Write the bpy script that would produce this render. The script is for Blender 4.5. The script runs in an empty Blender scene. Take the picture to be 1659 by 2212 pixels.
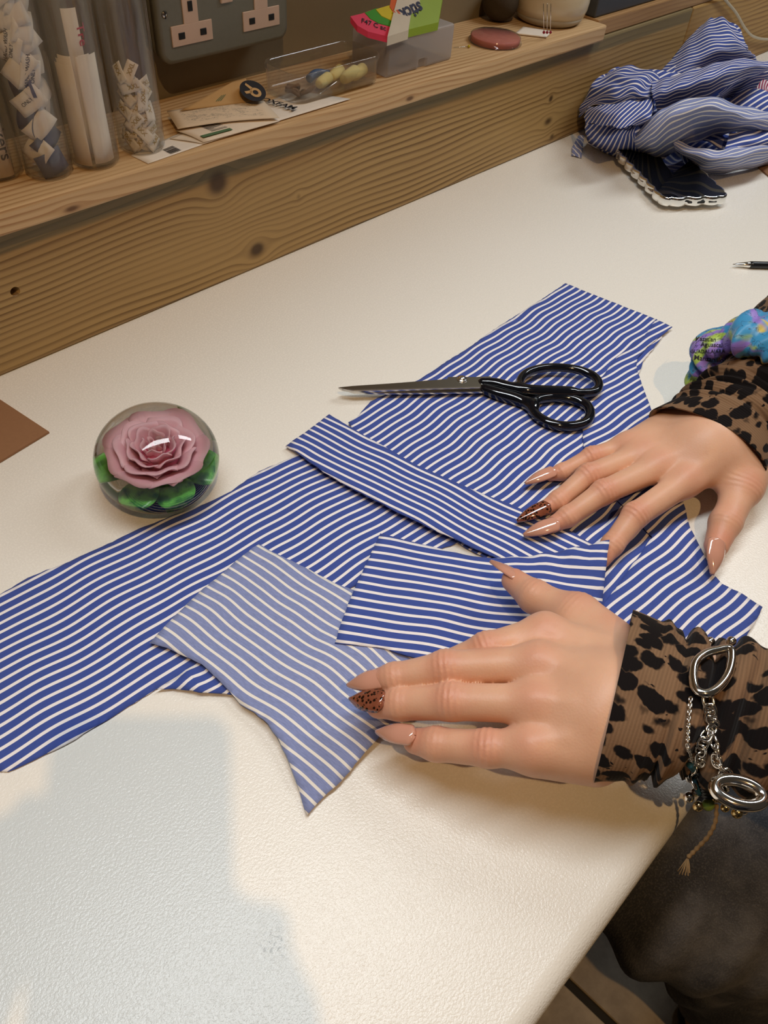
import bpy, bmesh, math, random
import numpy as np
from mathutils import Vector, Matrix
from mathutils.geometry import delaunay_2d_cdt

scene = bpy.context.scene
col = scene.collection

# ------------------------------------------------------------------ camera
CAM_H = 0.46                       # camera height above the worktop (z = 0)
FPX = 1700.0                       # focal length in pixels of the 1659 x 2212 frame
CR = np.array([[0.69657693, 0.49222518, -0.52201049],
               [-0.71461566, 0.54094445, -0.44351275],
               [0.06407053, 0.68197762, 0.72856125]])
cam_data = bpy.data.cameras.new('camera')
cam_data.sensor_fit = 'VERTICAL'
cam_data.sensor_height = 36.0
cam_data.lens = 36.0 * FPX / 2212.0
cam_data.clip_start = 0.004
cam_data.clip_end = 50
cam = bpy.data.objects.new('camera', cam_data)
col.objects.link(cam)
M = Matrix([list(CR[i]) + [(0, 0, CAM_H)[i]] for i in range(3)] + [[0, 0, 0, 1]])
cam.matrix_world = M
scene.camera = cam

# ------------------------------------------------------------------ world, lamps, exposure
world = bpy.data.worlds.new('room_ambient')
scene.world = world
world.use_nodes = True
world.node_tree.nodes['Background'].inputs[0].default_value = (0.80, 0.66, 0.50, 1)
world.node_tree.nodes['Background'].inputs[1].default_value = 0.04

def area_light(name, loc, target, sx, sy, power, color, spread=math.pi):
    d = bpy.data.lights.new(name, 'AREA')
    d.shape = 'RECTANGLE'; d.size = sx; d.size_y = sy
    d.energy = power; d.color = color; d.spread = spread
    o = bpy.data.objects.new(name, d)
    col.objects.link(o)
    o.location = loc
    v = Vector(target) - Vector(loc)
    o.rotation_euler = v.to_track_quat('-Z', 'Y').to_euler()
    return o
# neutral strip lamp over the bench, its long side along the wall
strip = area_light('bench_strip_lamp', (0.20, 0.36, 1.40), (0.20, 0.36, 0.0), 1.08, 0.2, 12.2, (0.95, 1.0, 1.02))
strip.rotation_euler = (0, 0, math.radians(-17))
strip2 = area_light('bench_strip_lamp', (1.75, 0.05, 1.40), (1.75, 0.05, 0.0), 1.08, 0.2, 11.0, (0.95, 1.0, 1.02))
strip2.rotation_euler = (0, 0, math.radians(-17))
strip.data.cycles.is_caustics_light = True
# warm bulb of the room, behind the photographer
warm = area_light('warm_room_lamp', (-0.351, -0.756, 2.050), (0.1, 0.25, 0.0), 0.035, 0.035, 13.0, (1.0, 0.62, 0.27))
scene.view_settings.view_transform = 'Standard'
scene.view_settings.look = 'None'
scene.view_settings.exposure = 0.07
scene.view_settings.gamma = 1.0
scene.view_settings.use_curve_mapping = False
scene.cycles.use_denoising = True
scene.cycles.max_bounces = 10
scene.cycles.transparent_max_bounces = 24
scene.cycles.transmission_bounces = 10
scene.cycles.sample_clamp_indirect = 4.0
scene.cycles.blur_glossy = 0.5

# ------------------------------------------------------------------ helpers
def ray(u, v):
    return CR @ np.array([u - 829.5, -(v - 1106.0), -FPX])
def T(u, v, z=0.0):
    """point of the place at height z that stands at photo position u, v"""
    r = ray(u, v); t = (z - CAM_H) / r[2]
    return Vector((r[0] * t, r[1] * t, z))
def W(u, v, y):
    """the same on the upright plane at depth y"""
    r = ray(u, v); t = y / r[1]
    return Vector((r[0] * t, y, CAM_H + r[2] * t))
def px(p):
    q = CR.T @ (np.array(p) - np.array([0, 0, CAM_H]))
    return (829.5 + FPX * q[0] / -q[2], 1106.0 - FPX * q[1] / -q[2])

def srgb(r, g, b):
    f = lambda c: (c / 255 / 12.92) if c / 255 <= 0.04045 else ((c / 255 + 0.055) / 1.055) ** 2.4
    return (f(r), f(g), f(b), 1.0)

def tag(o, label=None, cat=None, group=None, kind=None):
    if label: o['label'] = label
    if cat: o['category'] = cat
    if group: o['group'] = group
    if kind: o['kind'] = kind
    return o
def empty(name, loc=(0, 0, 0), rz=0.0, label=None, cat=None, group=None):
    o = bpy.data.objects.new(name, None); col.objects.link(o)
    o.empty_display_size = 0.02
    o.location = loc; o.rotation_euler = (0, 0, rz)
    bpy.context.view_layer.update()
    return tag(o, label, cat, group)
def link(name, me, mat=None, parent=None, smooth=False):
    o = bpy.data.objects.new(name, me); col.objects.link(o)
    if mat is not None and len(me.materials) == 0: me.materials.append(mat)
    if smooth:
        for p in me.polygons: p.use_smooth = True
    if parent is not None:
        o.parent = parent
    return o
def mesh_from(verts, faces, name='mesh'):
    me = bpy.data.meshes.new(name)
    me.from_pydata([tuple(v) for v in verts], [], [tuple(f) for f in faces])
    me.update()
    return me
def bm_mesh(bm, name='mesh', smooth=False):
    me = bpy.data.meshes.new(name); bm.normal_update(); bm.to_mesh(me); bm.free()
    if smooth:
        for p in me.polygons: p.use_smooth = True
    return me
def to_parent_space(o):
    """geometry was written in world space: bring it under its parent without moving it"""
    o.matrix_parent_inverse = o.parent.matrix_world.inverted()
    return o
def box_bm(bm, x0, x1, y0, y1, z0, z1, bevel=0.0, seg=2):
    r = bmesh.ops.create_cube(bm, size=1.0)
    vs = r['verts']
    for v in vs:
        v.co = Vector(((x0 + x1) / 2 + v.co.x * (x1 - x0), (y0 + y1) / 2 + v.co.y * (y1 - y0), (z0 + z1) / 2 + v.co.z * (z1 - z0)))
    if bevel > 0:
        es = list({e for v in vs for e in v.link_edges})
        bmesh.ops.bevel(bm, geom=es, offset=bevel, segments=seg, affect='EDGES', profile=0.5)
    return bm
def box(name, x0, x1, y0, y1, z0, z1, mat, parent=None, bevel=0.0, seg=2):
    bm = box_bm(bmesh.new(), x0, x1, y0, y1, z0, z1, bevel, seg)
    o = link(name, bm_mesh(bm, name), mat, parent)
    return o
def lathe(profile, n=48, name='lathe', closed=False):
    """profile: list of (r, z)"""
    vs, fs = [], []
    m = len(profile)
    for i in range(n):
        a = 2 * math.pi * i / n
        for r, z in profile:
            vs.append((r * math.cos(a), r * math.sin(a), z))
    for i in range(n):
        j = (i + 1) % n
        for k in range(m - 1 if not closed else m):
            k2 = (k + 1) % m
            fs.append((i * m + k, j * m + k, j * m + k2, i * m + k2))
    bm = bmesh.new()
    bv = [bm.verts.new(v) for v in vs]
    for f in fs:
        try: bm.faces.new([bv[q] for q in f])
        except ValueError: pass
    bmesh.ops.remove_doubles(bm, verts=bm.verts, dist=1e-6)
    bmesh.ops.recalc_face_normals(bm, faces=bm.faces)
    return bm_mesh(bm, name, True)
def catmull(pts, n=8, closed=False):
    P = [Vector(p) for p in pts]; out = []
    m = len(P)
    for i in range(m if closed else m - 1):
        if closed:
            a, b, c, d = P[(i - 1) % m], P[i], P[(i + 1) % m], P[(i + 2) % m]
        else:
            b, c = P[i], P[i + 1]
            a = P[i - 1] if i > 0 else b * 2 - c
            d = P[i + 2] if i + 2 < m else c * 2 - b
        for k in range(n):
            t = k / n
            out.append(0.5 * ((2 * b) + (c - a) * t + (2 * a - 5 * b + 4 * c - d) * t * t + (3 * b - a - 3 * c + d) * t ** 3))
    if not closed: out.append(P[-1])
    return out
def tube_mesh(path, radius, n=10, closed=False, name='tube', cap=True):
    """radius: number or function of 0..1"""
    P = [Vector(p) for p in path]; m = len(P)
    vs, fs = [], []
    t0 = (P[1] - P[0]).normalized()
    up = Vector((0, 0, 1)) if abs(t0.z) < 0.9 else Vector((1, 0, 0))
    nrm = (up - t0 * up.dot(t0)).normalized()
    for i in range(m):
        if closed: t = (P[(i + 1) % m] - P[i - 1]).normalized()
        else: t = (P[min(i + 1, m - 1)] - P[max(i - 1, 0)]).normalized()
        nrm = (nrm - t * nrm.dot(t)).normalized()
        b = t.cross(nrm)
        r = radius(i / max(1, m - 1)) if callable(radius) else radius
        for k in range(n):
            a = 2 * math.pi * k / n
            vs.append(P[i] + (nrm * math.cos(a) + b * math.sin(a)) * r)
    for i in range(m if closed else m - 1):
        j = (i + 1) % m
        for k in range(n):
            k2 = (k + 1) % n
            fs.append((i * n + k, i * n + k2, j * n + k2, j * n + k))
    if cap and not closed:
        fs.append(tuple(range(n))[::-1]); fs.append(tuple((m - 1) * n + k for k in range(n)))
    me = mesh_from(vs, fs, name)
    for p in me.polygons: p.use_smooth = True
    return me
def solidify(o, t, offset=0.0):
    m = o.modifiers.new('thickness', 'SOLIDIFY'); m.thickness = t; m.offset = offset
    return o
def subsurf(o, lv=1):
    m = o.modifiers.new('smooth', 'SUBSURF'); m.levels = lv; m.render_levels = lv
    return o
def text_mesh(body, size, parent=None, name='lettering', mat=None, extrude=0.00008, matrix=None, shear=0.0, bold=0.0, align='LEFT', spacing=1.0):
    c = bpy.data.curves.new(name, 'FONT')
    c.body = body; c.size = size; c.extrude = extrude; c.shear = shear; c.offset = bold * size
    c.align_x = align; c.resolution_u = 3; c.space_character = spacing
    tmp = bpy.data.objects.new(name, c); col.objects.link(tmp)
    dg = bpy.context.evaluated_depsgraph_get()
    me = bpy.data.meshes.new_from_object(tmp.evaluated_get(dg))
    col.objects.unlink(tmp); bpy.data.objects.remove(tmp); bpy.data.curves.remove(c)
    if matrix is not None: me.transform(matrix)
    me.materials.clear()
    o = link(name, me, mat, parent)
    return o
def frame(origin, ex, ey):
    """matrix with x axis ex, y axis ey (orthonormalised)"""
    ex = Vector(ex).normalized(); ey = Vector(ey); ey = (ey - ex * ey.dot(ex)).normalized()
    ez = ex.cross(ey); o = Vector(origin)
    return Matrix(((ex.x, ey.x, ez.x, o.x), (ex.y, ey.y, ez.y, o.y), (ex.z, ey.z, ez.z, o.z), (0, 0, 0, 1)))

# ------------------------------------------------------------------ material helpers
class S:
    """a socket with arithmetic"""
    def __init__(self, g, s): self.g = g; self.s = s
    def _b(self, op, o, rev=False):
        n = self.g.t.nodes.new('ShaderNodeMath'); n.operation = op
        a, b = (o, self) if rev else (self, o)
        self.g.put(n.inputs[0], a); self.g.put(n.inputs[1], b)
        return S(self.g, n.outputs[0])
    def __add__(s, o): return s._b('ADD', o)
    def __radd__(s, o): return s._b('ADD', o)
    def __sub__(s, o): return s._b('SUBTRACT', o)
    def __rsub__(s, o): return s._b('SUBTRACT', o, True)
    def __mul__(s, o): return s._b('MULTIPLY', o)
    def __rmul__(s, o): return s._b('MULTIPLY', o)
    def __truediv__(s, o): return s._b('DIVIDE', o)
    def __gt__(s, o): return s._b('GREATER_THAN', o)
    def __lt__(s, o): return s._b('LESS_THAN', o)
    def min(s, o): return s._b('MINIMUM', o)
    def max(s, o): return s._b('MAXIMUM', o)
    def pow(s, o): return s._b('POWER', o)
    def f(s, op):
        n = s.g.t.nodes.new('ShaderNodeMath'); n.operation = op
        s.g.put(n.inputs[0], s); return S(s.g, n.outputs[0])
    def sin(s): return s.f('SINE')
    def exp(s): return s.f('EXPONENT')
    def fract(s): return s.f('FRACT')
    def abs(s): return s.f('ABSOLUTE')
    def sign(s): return s.f('SIGN')
    def smooth(s, a, b):
        n = s.g.t.nodes.new('ShaderNodeMapRange'); n.interpolation_type = 'SMOOTHSTEP'
        s.g.put(n.inputs[0], s); n.inputs[1].default_value = a; n.inputs[2].default_value = b
        return S(s.g, n.outputs[0])
class G:
    def __init__(self, name):
        self.m = bpy.data.materials.new(name); self.m.use_nodes = True
        self.t = self.m.node_tree
        self.b = self.t.nodes['Principled BSDF']
        self.out = self.t.nodes['Material Output']
    def put(self, inp, v):
        if isinstance(v, S): self.t.links.new(v.s, inp)
        elif isinstance(v, bpy.types.NodeSocket): self.t.links.new(v, inp)
        else:
            try: inp.default_value = v
            except Exception: inp.default_value = tuple(v)[:3]
    def set(self, **kw):
        for k, v in kw.items():
            self.put(self.b.inputs[k.replace('_', ' ')], v)
        return self
    def coord(self, which='Object'):
        n = self.t.nodes.new('ShaderNodeTexCoord'); return n.outputs[which]
    def sep(self, v):
        n = self.t.nodes.new('ShaderNodeSeparateXYZ'); self.t.links.new(v, n.inputs[0])
        return [S(self, n.outputs[i]) for i in range(3)]
    def comb(self, x, y, z):
        n = self.t.nodes.new('ShaderNodeCombineXYZ')
        for i, q in enumerate((x, y, z)): self.put(n.inputs[i], q)
        return n.outputs[0]
    def mapping(self, v, scale=(1, 1, 1), rot=(0, 0, 0), loc=(0, 0, 0)):
        n = self.t.nodes.new('ShaderNodeMapping'); self.t.links.new(v, n.inputs[0])
        n.inputs['Scale'].default_value = scale; n.inputs['Rotation'].default_value = rot; n.inputs['Location'].default_value = loc
        return n.outputs[0]
    def noise(self, v, scale, detail=2.0, rough=0.5, dist=0.0, color=False):
        n = self.t.nodes.new('ShaderNodeTexNoise')
        if v is not None: self.t.links.new(v, n.inputs['Vector'])
        n.inputs['Scale'].default_value = scale; n.inputs['Detail'].default_value = detail
        n.inputs['Roughness'].default_value = rough; n.inputs['Distortion'].default_value = dist
        return n.outputs['Color'] if color else S(self, n.outputs[0])
    def voronoi(self, v, scale, feature='F1', rand=1.0, out='Distance'):
        n = self.t.nodes.new('ShaderNodeTexVoronoi'); n.feature = feature
        if v is not None: self.t.links.new(v, n.inputs['Vector'])
        n.inputs['Scale'].default_value = scale; n.inputs['Randomness'].default_value = rand
        return S(self, n.outputs[out]) if out == 'Distance' else n.outputs[out]
    def mix(self, fac, a, b, mode='MIX'):
        n = self.t.nodes.new('ShaderNodeMix'); n.data_type = 'RGBA'; n.blend_type = mode
        self.put(n.inputs[0], fac); self.put(n.inputs[6], a); self.put(n.inputs[7], b)
        return n.outputs[2]
    def ramp(self, fac, stops, interp='LINEAR'):
        n = self.t.nodes.new('ShaderNodeValToRGB'); self.put(n.inputs[0], fac)
        cr = n.color_ramp; cr.interpolation = interp
        while len(cr.elements) < len(stops): cr.elements.new(0.5)
        for e, (p, c) in zip(cr.elements, stops): e.position = p; e.color = c
        return n.outputs[0]
    def bump(self, h, strength=0.2, dist=0.001, prev=None):
        n = self.t.nodes.new('ShaderNodeBump'); self.put(n.inputs['Height'], h)
        n.inputs['Strength'].default_value = strength; n.inputs['Distance'].default_value = dist
        if prev is not None: self.t.links.new(prev, n.inputs['Normal'])
        self.t.links.new(n.outputs[0], self.b.inputs['Normal'])
        return n.outputs[0]
    def attr(self, name, out='Fac'):
        n = self.t.nodes.new('ShaderNodeAttribute'); n.attribute_name = name
        return S(self, n.outputs[out]) if out == 'Fac' else n.outputs[out]
def plain(name, c, rough=0.5, metal=0.0, var=0.06, scale=60, bump=0.0, spec=0.5):
    g = G(name); P = g.coord()
    n = g.noise(P, scale, 3)
    dark = tuple(q * (1 - var * 2) for q in c[:3]) + (1,)
    g.set(Base_Color=g.mix(n, dark, c), Roughness=rough, Metallic=metal)
    g.b.inputs['Specular IOR Level'].default_value = spec
    if bump: g.bump(n, bump, 0.001)
    return g.m
def thin_clear(name, tint=(0.97, 0.97, 0.95, 1), haze=0.0, haze_col=(0.8, 0.8, 0.8, 1), gloss=0.03, scratch=0.0):
    """thin clear plastic or glass wall: light passes straight through, the rest mirrors by Fresnel"""
    g = G(name); t = g.t; t.nodes.remove(g.b)
    tr = t.nodes.new('ShaderNodeBsdfTransparent'); tr.inputs[0].default_value = tint
    gl = t.nodes.new('ShaderNodeBsdfGlossy'); gl.inputs['Roughness'].default_value = gloss
    lw = t.nodes.new('ShaderNodeLayerWeight'); lw.inputs[0].default_value = 0.5
    fr_ = S(g, lw.outputs['Facing']).pow(5.0) * 0.9 + 0.04
    mx = t.nodes.new('ShaderNodeMixShader')
    g.put(mx.inputs[0], fr_); t.links.new(tr.outputs[0], mx.inputs[1]); t.links.new(gl.outputs[0], mx.inputs[2])
    last = mx.outputs[0]
    if haze > 0:
        df = t.nodes.new('ShaderNodeBsdfDiffuse'); df.inputs[0].default_value = haze_col
        tl = t.nodes.new('ShaderNodeBsdfTranslucent'); tl.inputs[0].default_value = haze_col
        ad = t.nodes.new('ShaderNodeMixShader'); ad.inputs[0].default_value = 0.5
        t.links.new(df.outputs[0], ad.inputs[1]); t.links.new(tl.outputs[0], ad.inputs[2])
        m2 = t.nodes.new('ShaderNodeMixShader')
        if scratch > 0:
            P = g.coord(); n = g.noise(g.mapping(P, (1, 1, 0.06)), 160, 3)
            f = n.smooth(0.45, 0.75) * scratch + haze
            g.put(m2.inputs[0], f)
        else: m2.inputs[0].default_value = haze
        t.links.new(last, m2.inputs[1]); t.links.new(ad.outputs[0], m2.inputs[2]); last = m2.outputs[0]
    t.links.new(last, g.out.inputs[0])
    return g.m
# ------------------------------------------------------------------ wood
YB = 0.633            # front face of the timber upstand behind the worktop
SH_Z = 0.149          # top of the shelf board
def wood(name, light, mid, dark, period=0.0065, knots=(), stain=None, axis='xz', warp=0.010, rough=0.55, seed=0.0, slope=0.0, patches=0.35):
    """knots: (x, t, size_x, size_t, push, darkness). t is the coordinate across the grain"""
    g = G(name); P = g.coord()
    x, y, z = g.sep(P)
    t = z if axis == 'xz' else y
    if axis == 'both': t = z * 1.0 + y * 0.8
    n1 = g.noise(g.comb(x * 2.2 + seed, t * 9.0, y * 0.5), 1.0, 2.0)
    n2 = g.noise(g.comb(x * 7.0 + seed, t * 40.0, y), 1.0, 3.0)
    tt = t + x * slope + (n1 - 0.5) * (warp * 4) + (n2 - 0.5) * (warp * 0.35)
    dk = None
    for (kx, kt, sx, st, push, dv) in knots:
        dx = (x - kx) / sx; dt = (t - kt) / st
        r2 = dx * dx + dt * dt
        e = (r2 * -0.5).exp()
        tt = tt - e * dt * (push * 1.0)
        core = (r2 * -2.2).exp() * dv
        dk = core if dk is None else dk.max(core)
    ph = (tt / period).fract()
    late = ph.smooth(0.35, 0.92) - ph.smooth(0.92, 1.0)
    fine = g.noise(g.comb(x * 14.0, t * 900.0, y * 300.0), 1.0, 3.0)
    broad = g.noise(g.comb(x * 3.0 + 5.0 + seed, t * 22.0, y), 1.0, 2.0)
    strength = g.noise(g.comb(x * 3.5 + 9.0, t * 18.0, y), 1.0, 1.0).smooth(0.25, 0.7)
    c = g.mix(late * (strength * 0.8 + 0.25), light, dark)
    c = g.mix(broad.smooth(0.35, 0.75) * patches, c, mid)
    c = g.mix((fine - 0.5).abs() * 0.7, c, dark)
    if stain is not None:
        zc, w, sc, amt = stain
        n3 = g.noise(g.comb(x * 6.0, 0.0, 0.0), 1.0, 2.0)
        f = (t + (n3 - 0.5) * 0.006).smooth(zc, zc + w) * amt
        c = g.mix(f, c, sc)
    if dk is not None:
        c = g.mix(dk.smooth(0.10, 0.85) * 0.9, c, (dark[0] * 0.30, dark[1] * 0.24, dark[2] * 0.20, 1))
    g.set(Base_Color=c, Roughness=rough)
    g.bump(late * 0.4 + fine * 0.3, 0.25, 0.0006)
    return g.m

def kn(u, v, sx, st, push, dv, y=YB):
    p = W(u, v, y); return (p.x, p.z, sx, st, push, dv)
beam_knots = [kn(555, 538, 0.016, 0.012, 0.016, 1.0), kn(470, 395, 0.020, 0.020, 0.020, 0.95), kn(1184, 262, 0.016, 0.009, 0.010, 0.8),
              kn(1190, 213, 0.008, 0.008, 0.006, 0.9), kn(1192, 295, 0.010, 0.007, 0.006, 0.7), kn(645, 425, 0.006, 0.006, 0.004, 0.45),
              kn(1040, 172, 0.006, 0.004, 0.003, 0.5)]
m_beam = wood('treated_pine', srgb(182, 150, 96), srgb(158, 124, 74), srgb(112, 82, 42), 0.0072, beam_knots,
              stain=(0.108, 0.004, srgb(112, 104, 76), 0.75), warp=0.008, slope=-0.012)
m_beam_b = wood('treated_pine_end', srgb(176, 140, 84), srgb(158, 118, 66), srgb(118, 82, 40), 0.0085, (), seed=7.0, warp=0.010)
sk = T(82, 373, SH_Z)
shelf_knots = [(T(133, 404, SH_Z).x, T(133, 404, SH_Z).y, 0.012, 0.004, 0.004, 0.9), (T(872, 178, SH_Z).x, T(872, 178, SH_Z).y, 0.010, 0.004, 0.003, 1.0)]
m_shelf = wood('planed_pine', srgb(214, 182, 138), srgb(200, 160, 112), srgb(168, 124, 78), 0.0060, shelf_knots, axis='both', warp=0.012, seed=3.0, rough=0.5, slope=0.03)
m_shelf_b = wood('planed_pine_short', srgb(180, 142, 96), srgb(165, 124, 80), srgb(128, 88, 50), 0.0060, (), axis='both', warp=0.012, seed=11.0, rough=0.5)

# ------------------------------------------------------------------ setting
g = G('grey_wall_paint'); P = g.coord()
n = g.noise(P, 9, 4); n2 = g.noise(P, 160, 3)
g.set(Base_Color=g.mix(n, srgb(124, 112, 88), srgb(144, 130, 104)), Roughness=0.7); g.bump(n2, 0.25, 0.001)
m_wall = g.m
WALL_Y = 0.745
o = box('wall_back', -2.6, 3.2, WALL_Y, WALL_Y + 0.12, -0.75, 2.2, m_wall); tag(o, kind='structure')

g = G('floor_screed'); g.set(Base_Color=g.mix(g.noise(g.coord(), 30, 4), srgb(44, 40, 36), srgb(58, 54, 50)), Roughness=0.85)
FLOOR_Z = -0.75
floor = box('floor', -2.6, 3.2, -3.0, WALL_Y, FLOOR_Z - 0.12, FLOOR_Z - 0.004, g.m); tag(floor, kind='structure')
g = G('beige_floor_tile'); P = g.coord()
inf = g.t.nodes.new('ShaderNodeObjectInfo')
n = g.noise(P, 14, 6, 0.65); n2 = g.noise(P, 90, 3)
c = g.mix(n.smooth(0.3, 0.75), srgb(160, 142, 118), srgb(206, 188, 160))
c = g.mix(S(g, inf.outputs['Random']) * 0.18, c, srgb(128, 116, 100))
g.set(Base_Color=c, Roughness=0.42); g.bump(n2, 0.15, 0.0006)
m_tile = g.m
gA = T(1240, 2134, FLOOR_Z); gB = T(1322, 2212, FLOOR_Z)
gd = (gB - gA).normalized(); gp = Vector((-gd.y, gd.x, 0))
TS, GAP = 0.33, 0.012
tile_me = bm_mesh(box_bm(bmesh.new(), 0.0, TS - GAP, 0.0, TS - GAP, -0.008, 0.0, 0.0015, 1), 'floor_tile')
tile_me.materials.append(m_tile)
ang = math.atan2(gd.y, gd.x)
org = gA + gp * (GAP / 2) - gd * 0.16
for i in range(-3, 4):
    for j in range(-4, 4):
        q = org + gd * (i * TS) + gp * (j * TS)
        t = bpy.data.objects.new('floor_tile', tile_me); col.objects.link(t)
        t.location = (q.x, q.y, FLOOR_Z); t.rotation_euler = (0, 0, ang)
        t.parent = floor

# worktop: white laminate with an orange-peel finish and a rounded front edge
g = G('white_laminate'); P = g.coord()
n = g.noise(P, 620, 2, 0.55); n2 = g.noise(P, 3.0, 3); n3 = g.noise(P, 1100, 2)
c = g.mix(n2, srgb(233, 228, 218), srgb(239, 234, 226))
sm = g.noise(P, 26, 5, 0.7).smooth(0.735, 0.78)
c = g.mix(sm * 0.25, c, srgb(120, 116, 110))
sx_, sy_, _sz = g.sep(P); sp_ = T(592, 2038, 0)
sd_ = ((sx_ - sp_.x) * (sx_ - sp_.x) + (sy_ - sp_.y) * (sy_ - sp_.y)) / (0.0075 ** 2)
c = g.mix((sd_ * -1.0).exp() * g.noise(P, 420, 4, 0.7).smooth(0.50, 0.62) * 0.55, c, srgb(110, 112, 112))
g.set(Base_Color=c, Roughness=n * 0.10 + 0.22)
g.b.inputs['Specular IOR Level'].default_value = 0.5
g.bump(n * 0.75 + n3 * 0.25, 0.48, 0.0008)
m_lam = g.m
TF = -0.019
prof = [(YB + 0.11, 0.0)]
for k in range(0, 13):
    a = math.pi / 2 + math.pi / 2 * k / 12
    prof.append((TF + 0.012 + 0.012 * math.cos(a), -0.012 + 0.012 * math.sin(a)))
prof += [(TF, -0.022)]
for k in range(1, 7):
    a = math.pi + math.pi / 2 * k / 6
    prof.append((TF + 0.008 + 0.008 * math.cos(a), -0.030 + 0.008 * math.sin(a)))
prof += [(YB + 0.11, -0.038)]
vs, fs = [], []
for X in (-1.0, 2.4):
    vs += [(X, y, z) for y, z in prof]
m = len(prof)
fs = [(i, (i + 1) % m, m + (i + 1) % m, m + i) for i in range(m)] + [tuple(range(m))[::-1], tuple(range(m, 2 * m))]
me = mesh_from(vs, fs); 
worktop = empty('workbench', (0.7, 0.3, FLOOR_Z), 0, 'white laminate worktop with a rounded front edge, running along the timber upstand', 'table')
bm = bmesh.new(); bm.from_mesh(me); bmesh.ops.recalc_face_normals(bm, faces=bm.faces); bm.to_mesh(me); bm.free()
o = link('tabletop', me, m_lam, worktop); to_parent_space(o)
m_legw = plain('white_leg_paint', srgb(205, 200, 190), 0.5)
for X in (-0.9, 2.25):
    for Y in (0.06, 0.56):
        o = box('leg', X - 0.03, X + 0.03, Y - 0.03, Y + 0.03, FLOOR_Z, -0.038, m_legw, worktop, 0.003); to_parent_space(o)

# timber upstand and shelf boards
XJ = W(1487, 60, YB).x
o = box('timber_upstand', -0.95, XJ - 0.0012, YB, WALL_Y, 0.0005, 0.1285, m_beam, None, 0.003, 2)
tag(o, 'long treated pine timber with dark knots and a drilled hole, along the worktop back', 'timber')
# drilled hole
hp = W(33, 630, YB)
cut = link('cutter', lathe([(0.0, -0.02), (0.0044, -0.02), (0.0044, 0.02), (0.0, 0.02)], 20))
cut.rotation_euler = (math.pi / 2, 0, 0); cut.location = (hp.x, YB, hp.z)
md = o.modifiers.new('hole', 'BOOLEAN'); md.object = cut; md.operation = 'DIFFERENCE'; md.solver = 'EXACT'
bpy.context.view_layer.update()
me2 = bpy.data.meshes.new_from_object(o.evaluated_get(bpy.context.evaluated_depsgraph_get()))
o.modifiers.clear(); o.data = me2
bpy.data.objects.remove(cut)
o = box('timber_upstand', XJ + 0.0012, 2.3, YB + 0.001, WALL_Y, 0.0005, 0.1285, m_beam_b, None, 0.003, 2)
tag(o, 'plainer treated pine timber butted to the end of the long knotty one', 'timber')
XE = W(1311, 60, 0.621).x
o = box('shelf_board', -0.95, XE, 0.621, WALL_Y, 0.129, SH_Z, m_shelf, None, 0.0025, 2)
tag(o, 'long orange pine shelf board lying on the timber, carrying the jars and boxes', 'shelf')
o = box('shelf_board', XE + 0.001, 2.3, 0.636, WALL_Y, 0.129, SH_Z + 0.002, m_shelf_b, None, 0.002, 2)
tag(o, 'set-back pine shelf board carrying the dark grey box', 'shelf')
# ------------------------------------------------------------------ striped cotton
PER = 0.0074
def stripe_mat(name, blue, white, w=0.31, weave=0.10, bump=0.15, period_uv=True, seam=None):
    g = G(name)
    uv = g.t.nodes.new('ShaderNodeUVMap'); uv.uv_map = 'weave'
    u, v, _ = g.sep(uv.outputs[0])
    ph = v.fract()
    st = (ph - 0.5).abs()
    f = st.smooth(w / 2 - 0.014, w / 2 + 0.014)
    # twill texture
    tw = g.noise(g.comb(u * 240.0, v * 9.0, 0.0), 1.0, 2.0)
    tw2 = g.noise(g.comb(u * 90.0, v * 16.0, 0.0), 1.0, 3.0)
    bl = g.mix(tw, tuple(c * (1 - weave * 1.6) for c in blue[:3]) + (1,), tuple(min(1, c * (1 + weave)) for c in blue[:3]) + (1,))
    wh = g.mix(tw2, tuple(c * 0.95 for c in white[:3]) + (1,), white)
    g.set(Base_Color=g.mix(f, wh, bl), Roughness=0.85)
    g.b.inputs['Specular IOR Level'].default_value = 0.15
    g.b.inputs['Sheen Weight'].default_value = 0.06
    g.bump(tw * 0.5 + f * 0.4, bump, 0.0004)
    return g.m
m_blue = stripe_mat('blue_stripe_cotton', srgb(66, 84, 156), srgb(240, 234, 234))
m_back = stripe_mat('faded_stripe_reverse', srgb(136, 146, 190), srgb(236, 230, 222), 0.26, 0.20, 0.35)

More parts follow.
